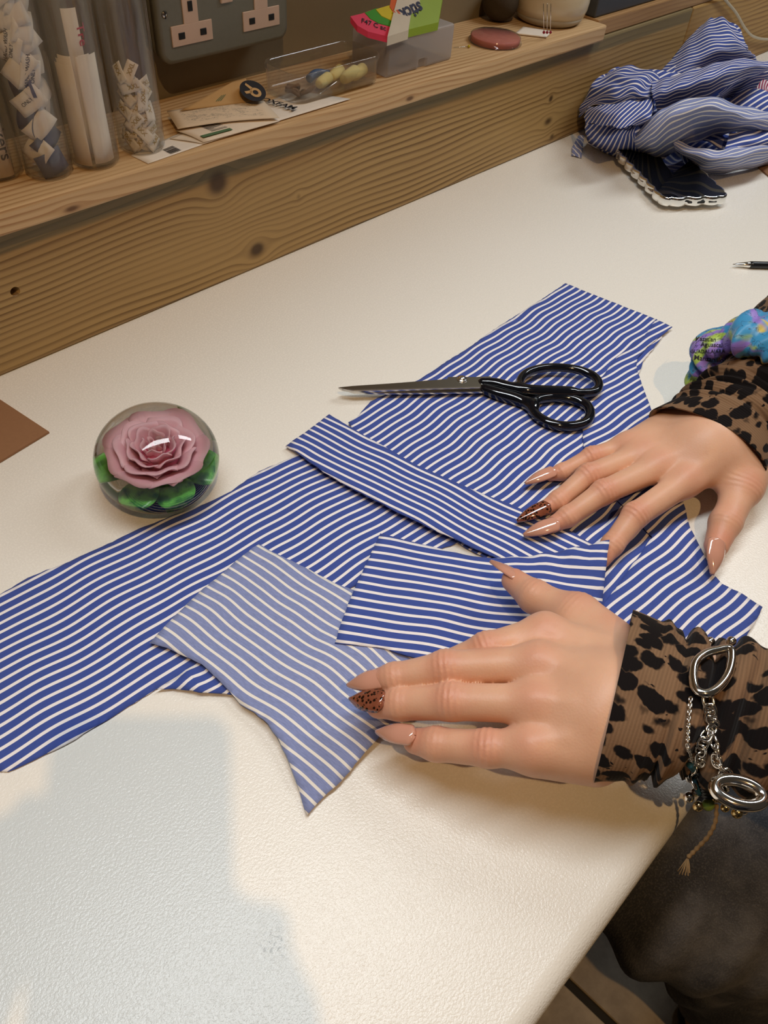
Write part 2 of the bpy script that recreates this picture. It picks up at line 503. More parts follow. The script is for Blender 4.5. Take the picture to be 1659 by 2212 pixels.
def inside(pt, poly):
    x, y = pt; c = False; n = len(poly); j = n - 1
    for i in range(n):
        xi, yi = poly[i]; xj, yj = poly[j]
        if (yi > y) != (yj > y) and x < (xj - xi) * (y - yi) / (yj - yi + 1e-12) + xi: c = not c
        j = i
    return c
rnd = random.Random(4)
def wave(x, y, s, amp, L):
    return amp * (math.sin(2 * math.pi * (x / L + s) + 1.7 * math.sin(2 * math.pi * (y / (L * 2.3) + s * 1.3))) * (0.6 + 0.4 * math.sin(2 * math.pi * (y / (L * 3.1) - s))))
def sheet(name, outline, mat, ang, label, phase=0.0, z0=0.0008, amp=0.0011, L=0.055, seed=0.0, spread=None, inner=(), step=0.005, warp=0.0010, thick=0.0004, parent=None, cat='fabric', smooth_out=3, fray=0.00035, group=None, bend=None):
    """outline: (u, v[, z]) photo positions or ('w', x, y, z) points; inner: height control points"""
    pts = []
    for p in outline:
        if p[0] == 'w': q = Vector((p[1], p[2], p[3] if len(p) > 3 else z0))
        else: q = T(p[0], p[1], p[2] if len(p) > 2 else z0)
        pts.append(q)
    ctrl = [(q.x, q.y, q.z) for q in pts]
    for p in inner:
        q = T(*p); ctrl.append((q.x, q.y, q.z))
    C = np.array(ctrl)
    # resample the outline
    dense = []
    m = len(pts)
    for i in range(m):
        a, b = pts[i], pts[(i + 1) % m]
        k = max(1, int((b - a).length / 0.004))
        for j in range(k):
            t = j / k; q = a.lerp(b, t)
            if fray and j: q = q + Vector((rnd.uniform(-fray, fray), rnd.uniform(-fray, fray), 0))
            dense.append(q)
    poly = [(q.x, q.y) for q in dense]
    ca, sa = math.cos(ang), math.sin(ang)
    xs = [p[0] for p in poly]; ys = [p[1] for p in poly]
    V = [Vector(p) for p in poly]; nb = len(V)
    x = min(xs)
    parr = np.array(poly)
    row = 0
    while x < max(xs):
        y = min(ys) + (step / 2 if row % 2 else 0)
        while y < max(ys):
            if inside((x, y), poly) and np.min(np.hypot(parr[:, 0] - x, parr[:, 1] - y)) > step * 0.5:
                V.append(Vector((x, y)))
            y += step
        x += step * 0.87; row += 1
    edges = [(i, (i + 1) % nb) for i in range(nb)]
    vo, eo, fo, *_ = delaunay_2d_cdt(V, edges, [], 1, 1e-7)
    flat = len(C) and (C[:, 2].max() - C[:, 2].min()) > 1e-5
    verts, uvs = [], []
    for q in vo:
        if flat:
            d2 = (C[:, 0] - q.x) ** 2 + (C[:, 1] - q.y) ** 2 + 4e-6
            w = 1.0 / d2 ** 1.5
            h = float((w * C[:, 2]).sum() / w.sum())
        else: h = z0
        s = q.x * ca + q.y * sa; t = -q.x * sa + q.y * ca
        wv = wave(s, t, seed, amp, L) + wave(s, t, seed + 0.37, amp * 0.4, L * 0.43)
        h2 = h + max(0.0, wv + amp * 0.8)
        tw = t + warp * math.sin(2 * math.pi * (s / (L * 1.5) + seed + t * 2.0)) + warp * 0.6 * math.sin(2 * math.pi * (s / (L * 0.7) + seed * 2.1 - t * 3.0))
        if bend: tw += bend(s, t)
        verts.append((q.x, q.y, h2)); uvs.append((s, tw / PER + phase))
    me = mesh_from(verts, fo, name)
    ul = me.uv_layers.new(name='weave')
    for lp in me.loops: ul.data[lp.index].uv = uvs[lp.vertex_index]
    for p in me.polygons: p.use_smooth = True
    # faces upward
    if sum(p.normal.z for p in me.polygons) < 0: me.flip_normals()
    o = link(name, me, mat, parent)
    solidify(o, thick, 1.0)
    if label: tag(o, label, cat, group)
    return o

R_ = math.radians
sheet('striped_cloth', [(18, 1668), (80, 1640), (150, 1606), (215, 1566), (250, 1545), (335, 1491), ('w', 0.15, 0.262), ('w', 0.30, 0.235), ('w', 0.42, 0.19), ('w', 0.46, 0.25), ('w', 0.42, 0.36), (760, 930), (640, 984), (560, 1020), (500, 1062), (440, 1090), (300, 1144), (150, 1215), (60, 1250), (0, 1285), ('w', 0.02, 0.413), ('w', -0.004, 0.30)],
      m_blue, R_(-5), 'longest blue striped cotton panel lying flat in front of the glass paperweight', 0.1, 0.0006, 0.0005, 0.085, 0.13, cat='fabric')
sheet('striped_cloth', [(752, 914), (772, 902), (800, 868), (850, 846), (905, 821), (1000, 760), (1080, 704), (1150, 660), (1221, 614), (1262, 630), (1330, 656), (1414, 690), (1430, 730), (1390, 780), (1360, 860), (1400, 1000), (1440, 1130), (1430, 1200), (1370, 1300), (1280, 1360), (1150, 1260), (1000, 1180), (860, 1060)],
      m_blue, R_(1), 'blue striped cotton panel under the scissors', 0.45, 0.0024, 0.0005, 0.07, 0.61, cat='fabric')
sheet('striped_cloth', [(1417, 690), (1452, 708), (1432, 724), (1398, 750), (1377, 775), (1374, 792), (1386, 830), (1400, 868), (1408, 890), (1440, 970), (1462, 1040), (1480, 1098), (1490, 1140), (1500, 1160), (1513, 1186), (1540, 1240), (1560, 1262), (1605, 1284), (1647, 1312), (1628, 1350), (1600, 1395), ('w', 0.40, 0.02), ('w', 0.36, 0.06), ('w', 0.375, 0.105), (1310, 1298), (1345, 1250), (1372, 1212), (1408, 1162), (1330, 1080), (1262, 985), (1255, 900), (1290, 830), (1330, 775), (1395, 722)],
      m_blue, R_(-5), 'blue striped cotton panel with a scooped armhole edge beside the spread thumb', 0.75, 0.0042, 0.0005, 0.08, 0.27, cat='fabric')
sheet('striped_cloth', [(337, 1491), (372, 1488), (400, 1492), (430, 1499), (470, 1500), (500, 1503), (600, 1470), (560, 1400), (440, 1428)],
      m_blue, R_(2), 'corner of blue striped cotton peeping out beneath the faded reverse-side piece', 0.2, 0.0024, 0.0010, 0.03, 0.5)
sheet('striped_cloth', [(617, 965, 0.003), (664, 932, 0.004), (711, 896, 0.003), (790, 945, 0.004), (900, 1006, 0.004), (1010, 1056, 0.004), (1110, 1094, 0.0045), (1200, 1130, 0.005), (1290, 1185, 0.005), (1290, 1240, 0.005), (1150, 1240, 0.005), (1060, 1202, 0.006), (950, 1152, 0.0075), (800, 1078, 0.0075), (700, 1022, 0.007), (643, 980, 0.005)],
      m_blue, R_(-79), 'long folded strip of blue striped cotton laid across the panels', 0.3, 0.004, 0.0004, 0.09, 0.4, thick=0.0008)
sheet('striped_cloth', [(560, 1176, 0.003), (620, 1210, 0.004), (690, 1245, 0.004), (765, 1277, 0.004), ('w', 0.335, 0.19, 0.004), ('w', 0.31, 0.15, 0.004), ('w', 0.25, 0.13, 0.004), (822, 1592, 0.004), (778, 1640, 0.004), (736, 1690, 0.003), (695, 1728, 0.002), (663, 1764, 0.0015), (650, 1722, 0.002), (632, 1670, 0.005), (618, 1632, 0.006), (600, 1594, 0.007), (580, 1566, 0.007), (550, 1541, 0.006), (520, 1524, 0.005), (497, 1497, 0.005), (470, 1468, 0.005), (436, 1436, 0.006), (400, 1420, 0.005), (362, 1402, 0.004), (324, 1391, 0.003), (370, 1342, 0.004), (430, 1280, 0.004), (500, 1222, 0.004), (545, 1184, 0.003)],
      m_back, R_(-82), 'cotton piece turned to its faded grey-blue reverse side, with a long pointed corner', 0.6, 0.004, 0.0011, 0.07, 0.9)
sheet('striped_cloth', [(821, 1155, 0.007), (870, 1168, 0.007), (940, 1184, 0.0075), (1010, 1200, 0.0075), (1062, 1208, 0.008), (1130, 1206, 0.011), (1190, 1195, 0.016), (1250, 1181, 0.022), (1316, 1168, 0.026), (1311, 1210, 0.024), (1305, 1260, 0.018), (1301, 1300, 0.012), (1297, 1340, 0.008), ('w', 0.335, 0.10, 0.007), ('w', 0.27, 0.125, 0.007), (975, 1440, 0.007), (925, 1428, 0.007), (880, 1418, 0.007), (830, 1402, 0.007), (780, 1396, 0.007), (723, 1392, 0.006), (736, 1350, 0.007), (752, 1305, 0.007), (766, 1272, 0.007), (790, 1220, 0.007)],
      m_blue, R_(-54), 'four-sided blue striped cotton piece held under the thumb, one corner lifted over a fingertip', 0.15, 0.007, 0.0008, 0.09, 0.2, inner=((1100, 1300, 0.008), (950, 1300, 0.0075), (1200, 1260, 0.013)))
# ------------------------------------------------------------------ soft bodies from distance fields
def smin(a, b, k):
    h = np.clip(0.5 + 0.5 * (b - a) / k, 0, 1)
    return b + (a - b) * h - k * h * (1 - h)
def rcone(P, a, b, ra, rb):
    a = np.asarray(a, np.float32); b = np.asarray(b, np.float32)
    ba = b - a; l2 = float(ba @ ba) + 1e-12
    t = np.clip(((P - a) @ ba) / l2, 0, 1)
    d = P - (a + t[..., None] * ba)
    return np.sqrt((d * d).sum(-1)) - (ra + (rb - ra) * t)
def ellipsoid(P, c, axes, rad):
    """axes: 3x3 rows unit, rad: 3"""
    q = (P - np.asarray(c, np.float32)) @ np.asarray(axes, np.float32).T
    r = np.asarray(rad, np.float32)
    k0 = np.sqrt(((q / r) ** 2).sum(-1)); k1 = np.sqrt(((q / (r * r)) ** 2).sum(-1)) + 1e-9
    return k0 * (k0 - 1.0) / k1
def surface_nets(F, org, h):
    s = F < 0
    nx, ny, nz = F.shape
    cnt = np.zeros((nx - 1, ny - 1, nz - 1), np.int8)
    C = {}
    for i in (0, 1):
        for j in (0, 1):
            for k in (0, 1):
                C[i, j, k] = (slice(i, nx - 1 + i), slice(j, ny - 1 + j), slice(k, nz - 1 + k))
                cnt += s[C[i, j, k]]
    act = (cnt > 0) & (cnt < 8)
    idx = -np.ones(act.shape, np.int64); ids = np.argwhere(act); idx[act] = np.arange(len(ids))
    acc = np.zeros((len(ids), 3)); num = np.zeros(len(ids))
    cs = list(C)
    for a in cs:
        for b in cs:
            if sum(abs(p - q) for p, q in zip(a, b)) == 1 and a < b:
                fa = F[C[a]][act]; fb = F[C[b]][act]
                m = (fa < 0) != (fb < 0)
                t = np.where(m, fa / np.where(fa - fb == 0, 1, fa - fb), 0)
                p = np.array(a)[None] + t[:, None] * (np.array(b) - np.array(a))[None]
                acc += p * m[:, None]; num += m
    V = (ids + acc / num[:, None]) * h + np.asarray(org)
    Fc = []
    for ax in range(3):
        o1, o2 = [(1, 2), (2, 0), (0, 1)][ax]
        sl0 = [slice(None)] * 3; sl1 = [slice(None)] * 3
        sl0[ax] = slice(0, -1); sl1[ax] = slice(1, None)
        for o_ in (o1, o2): sl0[o_] = slice(1, -1); sl1[o_] = slice(1, -1)
        s0, s1 = s[tuple(sl0)], s[tuple(sl1)]
        e = np.argwhere(s0 != s1)
        if not len(e): continue
        inside0 = s0[tuple(e.T)]
        base = e.copy(); base[:, o1] += 1; base[:, o2] += 1
        def cell(d1, d2):
            q = base.copy(); q[:, o1] += d1; q[:, o2] += d2
            return idx[tuple(q.T)]
        q = np.stack([cell(-1, -1), cell(0, -1), cell(0, 0), cell(-1, 0)], 1)
        q[~inside0] = q[~inside0][:, ::-1]
        Fc.append(q)
    Q = np.concatenate(Fc)
    Q = Q[(Q >= 0).all(1)]
    return V, Q
def sdf_mesh(fn, lo, hi, h, relax=1):
    lo = np.asarray(lo, float); hi = np.asarray(hi, float)
    n = np.ceil((hi - lo) / h).astype(int) + 1
    F = np.empty(tuple(n), np.float32)
    ax = [np.float32(lo[i]) + np.arange(n[i], dtype=np.float32) * np.float32(h) for i in range(3)]
    for i0 in range(0, n[0], 24):
        X, Y, Z = np.meshgrid(ax[0][i0:i0 + 24], ax[1], ax[2], indexing='ij')
        F[i0:i0 + 24] = fn(np.stack([X, Y, Z], -1))
    V, Q = surface_nets(F, lo, h)
    for _ in range(relax):                       # light smoothing
        acc = np.zeros_like(V); num = np.zeros(len(V))
        for a in range(4):
            b = (a + 1) % 4
            np.add.at(acc, Q[:, a], V[Q[:, b]]); np.add.at(num, Q[:, a], 1)
            np.add.at(acc, Q[:, b], V[Q[:, a]]); np.add.at(num, Q[:, b], 1)
        V = V * 0.5 + 0.5 * acc / np.maximum(num, 1)[:, None]
    return V, Q

# ------------------------------------------------------------------ skin
g = G('skin'); P = g.coord()
pink = g.attr('pink')
n = g.noise(P, 55, 4, 0.6); n2 = g.noise(P, 900, 2); n3 = g.noise(P, 260, 4, 0.65)
c = g.mix(n, srgb(214, 164, 134), srgb(224, 178, 148))
c = g.mix(pink * 0.62, c, srgb(204, 118, 96))
c = g.mix(n3.smooth(0.55, 0.8) * 0.18, c, srgb(192, 128, 104))
g.set(Base_Color=c, Roughness=0.46, Subsurface_Weight=0.22, Subsurface_Scale=0.006, Subsurface_Radius=(1.0, 0.35, 0.18))
g.b.inputs['Specular IOR Level'].default_value = 0.42
g.bump(n2 * 0.35 + g.voronoi(P, 700) * 0.65, 0.14, 0.0006)
m_skin = g.m
def nail_mat(name, c1, c2, leopard=False):
    g = G(name); P = g.coord()
    u, v, _ = g.sep(g.coord('UV'))
    cc = g.mix(v.smooth(0.35, 0.85), c1, c2)
    if leopard:
        d = g.voronoi(g.mapping(P, (1, 1, 1)), 420)
        n = g.noise(P, 700, 2)
        f = (d + (n - 0.5) * 0.35).smooth(0.34, 0.46)
        cc = g.mix(f, srgb(30, 12, 8), g.mix(g.noise(P, 240, 2), srgb(112, 58, 40), srgb(150, 88, 64)))
    g.set(Base_Color=cc, Roughness=0.10, Coat_Weight=0.8, Coat_Roughness=0.04)
    return g.m
m_nail = nail_mat('nude_gel_nail', srgb(206, 150, 128), srgb(188, 138, 116))
m_nail_leo = nail_mat('leopard_gel_nail', srgb(150, 90, 60), srgb(120, 60, 36), True)

def V3(p): return np.array(p, float)
def unit(v): return v / (np.linalg.norm(v) + 1e-12)
def hand_points(spec, dz=0.0):
    return {k: [V3(T(p[0], p[1], p[2] + dz)) for p in v] for k, v in spec.items()}
def hand_field(J, Rr, extra, knuckle=0.0012):
    """J: joints per finger (world), Rr: radii per finger; extra: arm chain [(p, r)...], palm thickness pieces"""
    def fn(P):
        palm = None
        for f in ('index', 'middle', 'ring', 'pinky'):
            w = extra['wrist'][f]
            d = rcone(P, w[0], J[f][0], w[1], Rr[f][0] * 1.06)
            palm = d if palm is None else smin(palm, d, 0.013)
        for a, b, ra, rb, k in extra['pads']:
            palm = smin(palm, rcone(P, a, b, ra, rb), k)
        arm = extra['arm']
        for (a, ra), (b, rb) in zip(arm[:-1], arm[1:]):
            palm = smin(palm, rcone(P, a, b, ra, rb), 0.016)
        res = palm
        for f in J:
            js, rs = J[f], Rr[f]
            d = None
            for i in range(len(js) - 1):
                c = rcone(P, js[i], js[i + 1], rs[i], rs[i + 1])
                d = c if d is None else smin(d, c, 0.0035)
            # knuckle swell and creases on the back of each middle joint
            for i in range(1, len(js) - 1):
                ax_ = unit(js[i + 1] - js[i - 1])
                q = P - js[i].astype(np.float32)
                along = q @ ax_.astype(np.float32)
                up = extra['up'][f].astype(np.float32)
                side = np.clip((q @ up) / rs[i], -0.3, 1.0)
                r2 = (q * q).sum(-1)
                env = np.exp(-r2 / (2 * (rs[i] * 0.95) ** 2)) * np.clip(side + 0.15, 0, 1)
                amp = 0.0008 if i == 1 else 0.00045
                d = d - env * 0.0016 * np.exp(-(along / (rs[i] * 0.9)) ** 2)
                d = d + env * amp * 1.6 * np.cos(along * 2 * np.pi / 0.0036) * np.exp(-(along / 0.0065) ** 2)
            k = 0.014 if f == 'thumb' else 0.0085
            res = np.minimum(res, smin(palm, d, k))
        # raised knuckles and tendons on the back of the hand
        for f in ('index', 'middle', 'ring', 'pinky'):
            q = P - (J[f][0] + extra['up'][f] * Rr[f][0] * 0.9).astype(np.float32)
            res = res - knuckle * np.exp(-(q * q).sum(-1) / (2 * 0.0075 ** 2))
            a, b = J[f][0] + extra['up'][f] * Rr[f][0], extra['wrist'][f][0] + extra['up'][f] * extra['wrist'][f][1]
            res = res - 0.0007 * np.exp(-(np.maximum(rcone(P, a, (a * 0.35 + b * 0.65), 0, 0), 0) / 0.0038) ** 2)
        return res
    return fn
def make_nail(base, tip, up, width, mat, parent, curl=0.5, name='fingernail'):
    """almond nail from base to tip; up = direction away from the finger"""
    base = Vector(base); tip = Vector(tip); L = (tip - base).length
    d = (tip - base).normalized(); up = Vector(up); up = (up - d * up.dot(d)).normalized(); sd = d.cross(up)
    vs, fs, uv = [], [], []
    nu, nv = 22, 11
    for i in range(nu + 1):
        s = i / nu
        w = width / 2 * (min(1.0, (s / 0.10) ** 0.5) if s < 0.10 else 1.0)
        if s > 0.35: w *= max(0.0, 1 - ((s - 0.35) / 0.67) ** 1.9)
        for j in range(nv + 1):
            a = (j / nv * 2 - 1)
            x = a * w
            dome = math.sqrt(max(0.0, 1 - (a * 0.92) ** 2)) * width * 0.30 * (0.75 + 0.25 * (w / (width / 2)))
            lift = -curl * L * 0.16 * max(0.0, s - 0.25) ** 2 + 0.0004 * math.sin(s * 3.1)
            p = base + d * (s * L) + sd * x + up * (dome - width * 0.30 + lift)
            vs.append(p); uv.append((j / nv, s))
    for i in range(nu):
        for j in range(nv):
            a = i * (nv + 1) + j
            fs.append((a, a + 1, a + nv + 2, a + nv + 1))
    me = mesh_from(vs, fs, name)
    ul = me.uv_layers.new(name='UVMap')
    for lp in me.loops: ul.data[lp.index].uv = uv[lp.vertex_index]
    if sum(p.normal.dot(up) for p in me.polygons) < 0: me.flip_normals()
    o = link(name, me, mat, parent, True)
    solidify(o, 0.0009, 1.0)
    return o
# ------------------------------------------------------------------ the seated person: body, nails, clothes
person = empty('person', (0.80, -0.34, FLOOR_Z), 0, 'seated person in a leopard-print top and dark jeans, both hands smoothing the striped cotton', 'person')
camv = V3((0, 0, CAM_H))
def upvec(J, f, mixc=0.35):
    ax_ = unit(J[f][2] - J[f][0])
    u = unit(np.array([0, 0, 1.0]) * (1 - mixc) + unit(camv - J[f][1]) * mixc)
    return unit(u - ax_ * (u @ ax_))

# right hand, spread flat on the cloth
JU = hand_points(dict(
    pinky=[(1352, 966, .027), (1278, 987, .021), (1214, 1020, .0125), (1190, 1026, .0105)],
    ring=[(1384, 984, .030), (1270, 1027, .024), (1205, 1082, .0135), (1176, 1098, .0105)],
    middle=[(1420, 1010, .032), (1303, 1064, .026), (1226, 1117, .0145), (1193, 1134, .011)],
    index=[(1478, 1042, .032), (1372, 1114, .025), (1322, 1178, .014), (1300, 1208, .010)],
    thumb=[(1610, 1000, .034), (1601, 1062, .029), (1566, 1130, .021), (1548, 1178, .015)]))
RU = dict(index=[.0112, .0101, .0084, .0070], middle=[.0110, .0098, .0080, .0066], ring=[.0104, .0091, .0076, .0062],
          pinky=[.0094, .0081, .0067, .0054], thumb=[.0150, .0128, .0120, .0094])
exU = dict(
    wrist=dict(index=(V3(T(1572, 985, .042)), .017), middle=(V3(T(1540, 965, .043)), .018), ring=(V3(T(1505, 948, .041)), .017), pinky=(V3(T(1470, 935, .037)), .016)),
    pads=[(V3(T(1570, 975, .034)), V3(T(1604, 1040, .029)), .020, .0165, 0.016), (V3(T(1470, 935, .026)), V3(T(1390, 968, .018)), .014, .011, 0.014), (V3(T(1446, 918, .036)), V3(T(1372, 960, .028)), .0150, .0098, 0.012)],
    arm=[(V3(T(1522, 962, .042)), .0265), (V3((0.62, 0.127, .052)), .027), (V3((0.79, 0.12, .075)), .036), (V3((0.86, -0.10, 0.33)), .046)])
exU['up'] = {f: upvec(JU, f) for f in JU}
exU['up']['thumb'] = unit(np.array([0.10, -0.15, 0.95]))
LIFT = 0.009
def TL(u, v, z): return T(u, v, z + LIFT)
# left hand, sweeping across just above the cloth
JL = hand_points(dict(
    index=[(1178, 1368, .055), (1052, 1404, .050), (945, 1446, .032), (905, 1466, .019)],
    middle=[(1162, 1434, .061), (963, 1444, .049), (852, 1466, .036), (806, 1472, .030)],
    ring=[(1158, 1520, .059), (975, 1516, .047), (864, 1521, .033), (818, 1524, .027)],
    pinky=[(1150, 1616, .051), (1054, 1617, .043), (942, 1608, .031), (898, 1601, .026)],
    thumb=[(1318, 1390, .046), (1244, 1330, .041), (1154, 1290, .031), (1110, 1254, .026)]), LIFT)
RL = dict(index=[.0112, .0104, .0088, .0070], middle=[.0112, .0104, .0090, .0072], ring=[.0112, .0106, .0095, .0078],
          pinky=[.0108, .0102, .0094, .0076], thumb=[.0145, .0125, .0110, .0086])
exL = dict(
    wrist=dict(index=(V3(TL(1300, 1425, .058)), .015), middle=(V3(TL(1295, 1480, .064)), .017), ring=(V3(TL(1285, 1545, .063)), .017), pinky=(V3(TL(1275, 1610, .056)), .016)),
    pads=[(V3(TL(1320, 1420, .046)), V3(TL(1250, 1345, .040)), .018, .0145, 0.015), (V3(TL(1285, 1640, .047)), V3(TL(1165, 1630, .042)), .0140, .0115, 0.013)],
    arm=[(V3(TL(1315, 1530, .060)), .0265), (V3((0.31, 0.0, .074)), .027), (V3((0.40, -0.16, .10)), .036), (V3((0.58, -0.39, 0.33)), .046)])
exL['up'] = {f: upvec(JL, f) for f in JL}
exL['up']['thumb'] = unit(np.array([0.30, 0.25, 0.80]))

def bounds(J, ex, R, pad=0.02):
    A = [p for f in J for p in J[f]] + [w[0] for w in ex['wrist'].values()]
    A = np.array(A); return A.min(0) - 0.030, A.max(0) + 0.030
HB = 0.0011
allV, allQ, allPink = [], [], []
off = 0
for J, Rr, ex in ((JU, RU, exU), (JL, RL, exL)):
    fn = hand_field(J, Rr, ex, 0.0012 if J is JU else 0.0005)
    lo, hi = bounds(J, ex, Rr)
    # the hand itself, finely; it runs open into the sleeve, where the arm takes over
    a1 = ex['arm'][1][0]
    V, Q = sdf_mesh(fn, lo, hi, HB, 1)
    pk = np.zeros(len(V))
    for f in J:
        for i in range(len(J[f])):
            w_ = (0.55, 0.75, 0.5, 0.8)[i]
            d2 = ((V - (J[f][i] + ex['up'][f] * Rr[f][i] * 0.8)) ** 2).sum(1)
            pk = np.maximum(pk, w_ * np.exp(-d2 / (2 * (0.0085 if i < 3 else 0.010) ** 2)))
    allV.append(V); allQ.append(Q + off); allPink.append(pk); off += len(V)
    # forearm, upper arm
    arm = ex['arm'][1:]
    def farm(P, arm=arm):
        d = None
        for (a, ra), (b, rb) in zip(arm[:-1], arm[1:]):
            c = rcone(P, a, b, ra, rb); d = c if d is None else smin(d, c, 0.03)
        return d
    A = np.array([p for p, _ in arm])
    V, Q = sdf_mesh(farm, A.min(0) - 0.06, A.max(0) + 0.06, 0.007, 1)
    allV.append(V); allQ.append(Q + off); allPink.append(np.zeros(len(V))); off += len(V)
# trunk, neck and head (beside the frame)
fwd = unit(np.array([-0.7, 0.72, 0])); sdx = unit(np.array([0.72, 0.70, 0]))
sc_ = np.array([0.73, -0.26, 0.36])            # between the shoulders
hip = np.array([0.80, -0.34, -0.16])
axs = np.array([sdx, fwd, [0, 0, 1.0]])
head_c = sc_ + fwd * 0.07 + np.array([0, 0, 0.22])
def ftrunk(P):
    d = ellipsoid(P, sc_ * 0.6 + hip * 0.4, axs, (0.155, 0.10, 0.26))
    d = smin(d, rcone(P, sc_ - sdx * 0.15, sc_ + sdx * 0.15, 0.055, 0.055), 0.07)
    d = smin(d, ellipsoid(P, hip, axs, (0.175, 0.13, 0.12)), 0.06)
    d = smin(d, rcone(P, sc_, head_c - np.array([0, 0, 0.07]), 0.055, 0.05), 0.04)
    d = smin(d, ellipsoid(P, head_c, axs, (0.074, 0.092, 0.112)), 0.02)
    d = smin(d, rcone(P, head_c + fwd * 0.088 - [0, 0, 0.0], head_c + fwd * 0.103 - [0, 0, 0.028], 0.008, 0.012), 0.01)
    d = smin(d, rcone(P, head_c + fwd * 0.082 - [0, 0, 0.085], head_c + fwd * 0.07 - [0, 0, 0.095], 0.022, 0.025), 0.02)
    d = smin(d, rcone(P, head_c + fwd * 0.088 - sdx * 0.014 - [0, 0, 0.056], head_c + fwd * 0.088 + sdx * 0.014 - [0, 0, 0.056], 0.006, 0.006), 0.006)
    for s in (-1, 1):
        d = smin(d, ellipsoid(P, head_c + sdx * 0.076 * s - fwd * 0.005, axs, (0.010, 0.020, 0.030)), 0.008)
        e = ellipsoid(P, head_c + fwd * 0.094 + sdx * 0.032 * s, axs, (0.020, 0.014, 0.011))
        d = np.maximum(d, -smin(e, e + 0.02, 0.01))
    return d
V, Q = sdf_mesh(ftrunk, np.minimum(hip, sc_) - [0.24, 0.24, 0.16], np.maximum(hip, sc_) + [0.24, 0.24, 0.42], 0.008, 1)
allV.append(V); allQ.append(Q + off); allPink.append(np.zeros(len(V))); off += len(V)
me = bpy.data.meshes.new('body')
VV = np.concatenate(allV); QQ = np.concatenate(allQ)
me.from_pydata(VV.tolist(), [], QQ.tolist()); me.update()
at = me.attributes.new('pink', 'FLOAT', 'POINT'); at.data.foreach_set('value', np.concatenate(allPink).astype(np.float32))
body = link('body', me, m_skin, person, True); to_parent_space(body)
bpy.context.view_layer.update()

def add_nail(J, Rr, ex, f, base, tip, width, mat, up=None, curl=0.5):
    o = make_nail(T(*base), T(*tip), ex['up'][f] if up is None else up, width, mat, body, curl)
    o.parent = body; to_parent_space(o); return o
def surf(J, ex, Rr, f, k=1.0):  # dorsal point near the last segment
    return J[f][3] + ex['up'][f] * Rr[f][3] * k
bpy.context.view_layer.update()
nU = [('pinky', (1201, 1014, .0185), (1135, 1041, .0125), .0098, m_nail), ('ring', (1188, 1089, .0205), (1117, 1122, .0135), .0112, m_nail_leo),
      ('middle', (1208, 1127, .0215), (1131, 1152, .0140), .0118, m_nail), ('thumb', (1552, 1161, .0265), (1544, 1239, .0145), .0140, m_nail)]
for f, b, t, w, m_ in nU: add_nail(JU, RU, exU, f, b, t, w, m_)
nL = [('middle', (830, 1462, .0405), (747, 1477, .0290), .0120, m_nail), ('ring', (826, 1513, .0395), (751, 1506, .0270), .0135, m_nail_leo),
      ('pinky', (893, 1587, .0365), (809, 1577, .0255), .0115, m_nail), ('thumb', (1124, 1246, .0345), (1062, 1206, .0290), .0110, m_nail)]
for f, b, t, w, m_ in nL: add_nail(JL, RL, exL, f, (b[0], b[1], b[2] + LIFT), (t[0], t[1], t[2] + LIFT), w, m_)
# ------------------------------------------------------------------ leopard top, jeans
def leopard(name, base, dark, scale=92.0):
    g = G(name)
    uv = g.t.nodes.new('ShaderNodeUVMap'); uv.uv_map = 'cloth'
    u, v, _ = g.sep(uv.outputs[0])
    w = g.noise(g.comb(u, v, 0.0), 70, 3, 0.6, color=True)
    mp = g.t.nodes.new('ShaderNodeVectorMath'); mp.operation = 'MULTIPLY_ADD'
    g.t.links.new(w, mp.inputs[0]); mp.inputs[1].default_value = (0.012, 0.012, 0); g.t.links.new(g.comb(u * 1.25, v * 0.80, 0.0), mp.inputs[2])
    d = g.voronoi(mp.outputs[0], scale, 'F1', 0.85)
    d2 = g.voronoi(mp.outputs[0], scale * 2.2, 'F1', 1.0)
    n = g.noise(g.comb(u, v, 3.0), 45, 3)
    spot = 1.0 - (d + (n - 0.5) * 0.42).smooth(0.50, 0.60)
    small = (1.0 - d2.smooth(0.16, 0.22)) * n.smooth(0.52, 0.58)
    f = spot.max(small)
    rib = ((v * 2 * math.pi / 0.0019) + (u * 300.0)).sin() * 0.5 + 0.5
    fuzz = g.noise(g.comb(u * 900.0, v * 900.0, 0.0), 1.0, 2)
    b = g.mix(rib * 0.45 + fuzz * 0.2, base, tuple(c * 0.62 for c in base[:3]) + (1,))
    b = g.mix(g.noise(g.comb(u, v, 1.0), 22, 2).smooth(0.4, 0.7) * 0.4, b, srgb(96, 68, 50))
    g.set(Base_Color=g.mix(f, b, dark), Roughness=0.9)
    g.b.inputs['Specular IOR Level'].default_value = 0.12
    g.b.inputs['Sheen Weight'].default_value = 0.05
    g.bump(rib * 0.6 + fuzz * 0.5, 0.4, 0.0007)
    return g.m
m_leo = leopard('leopard_rib_knit', srgb(134, 104, 78), srgb(20, 15, 15))
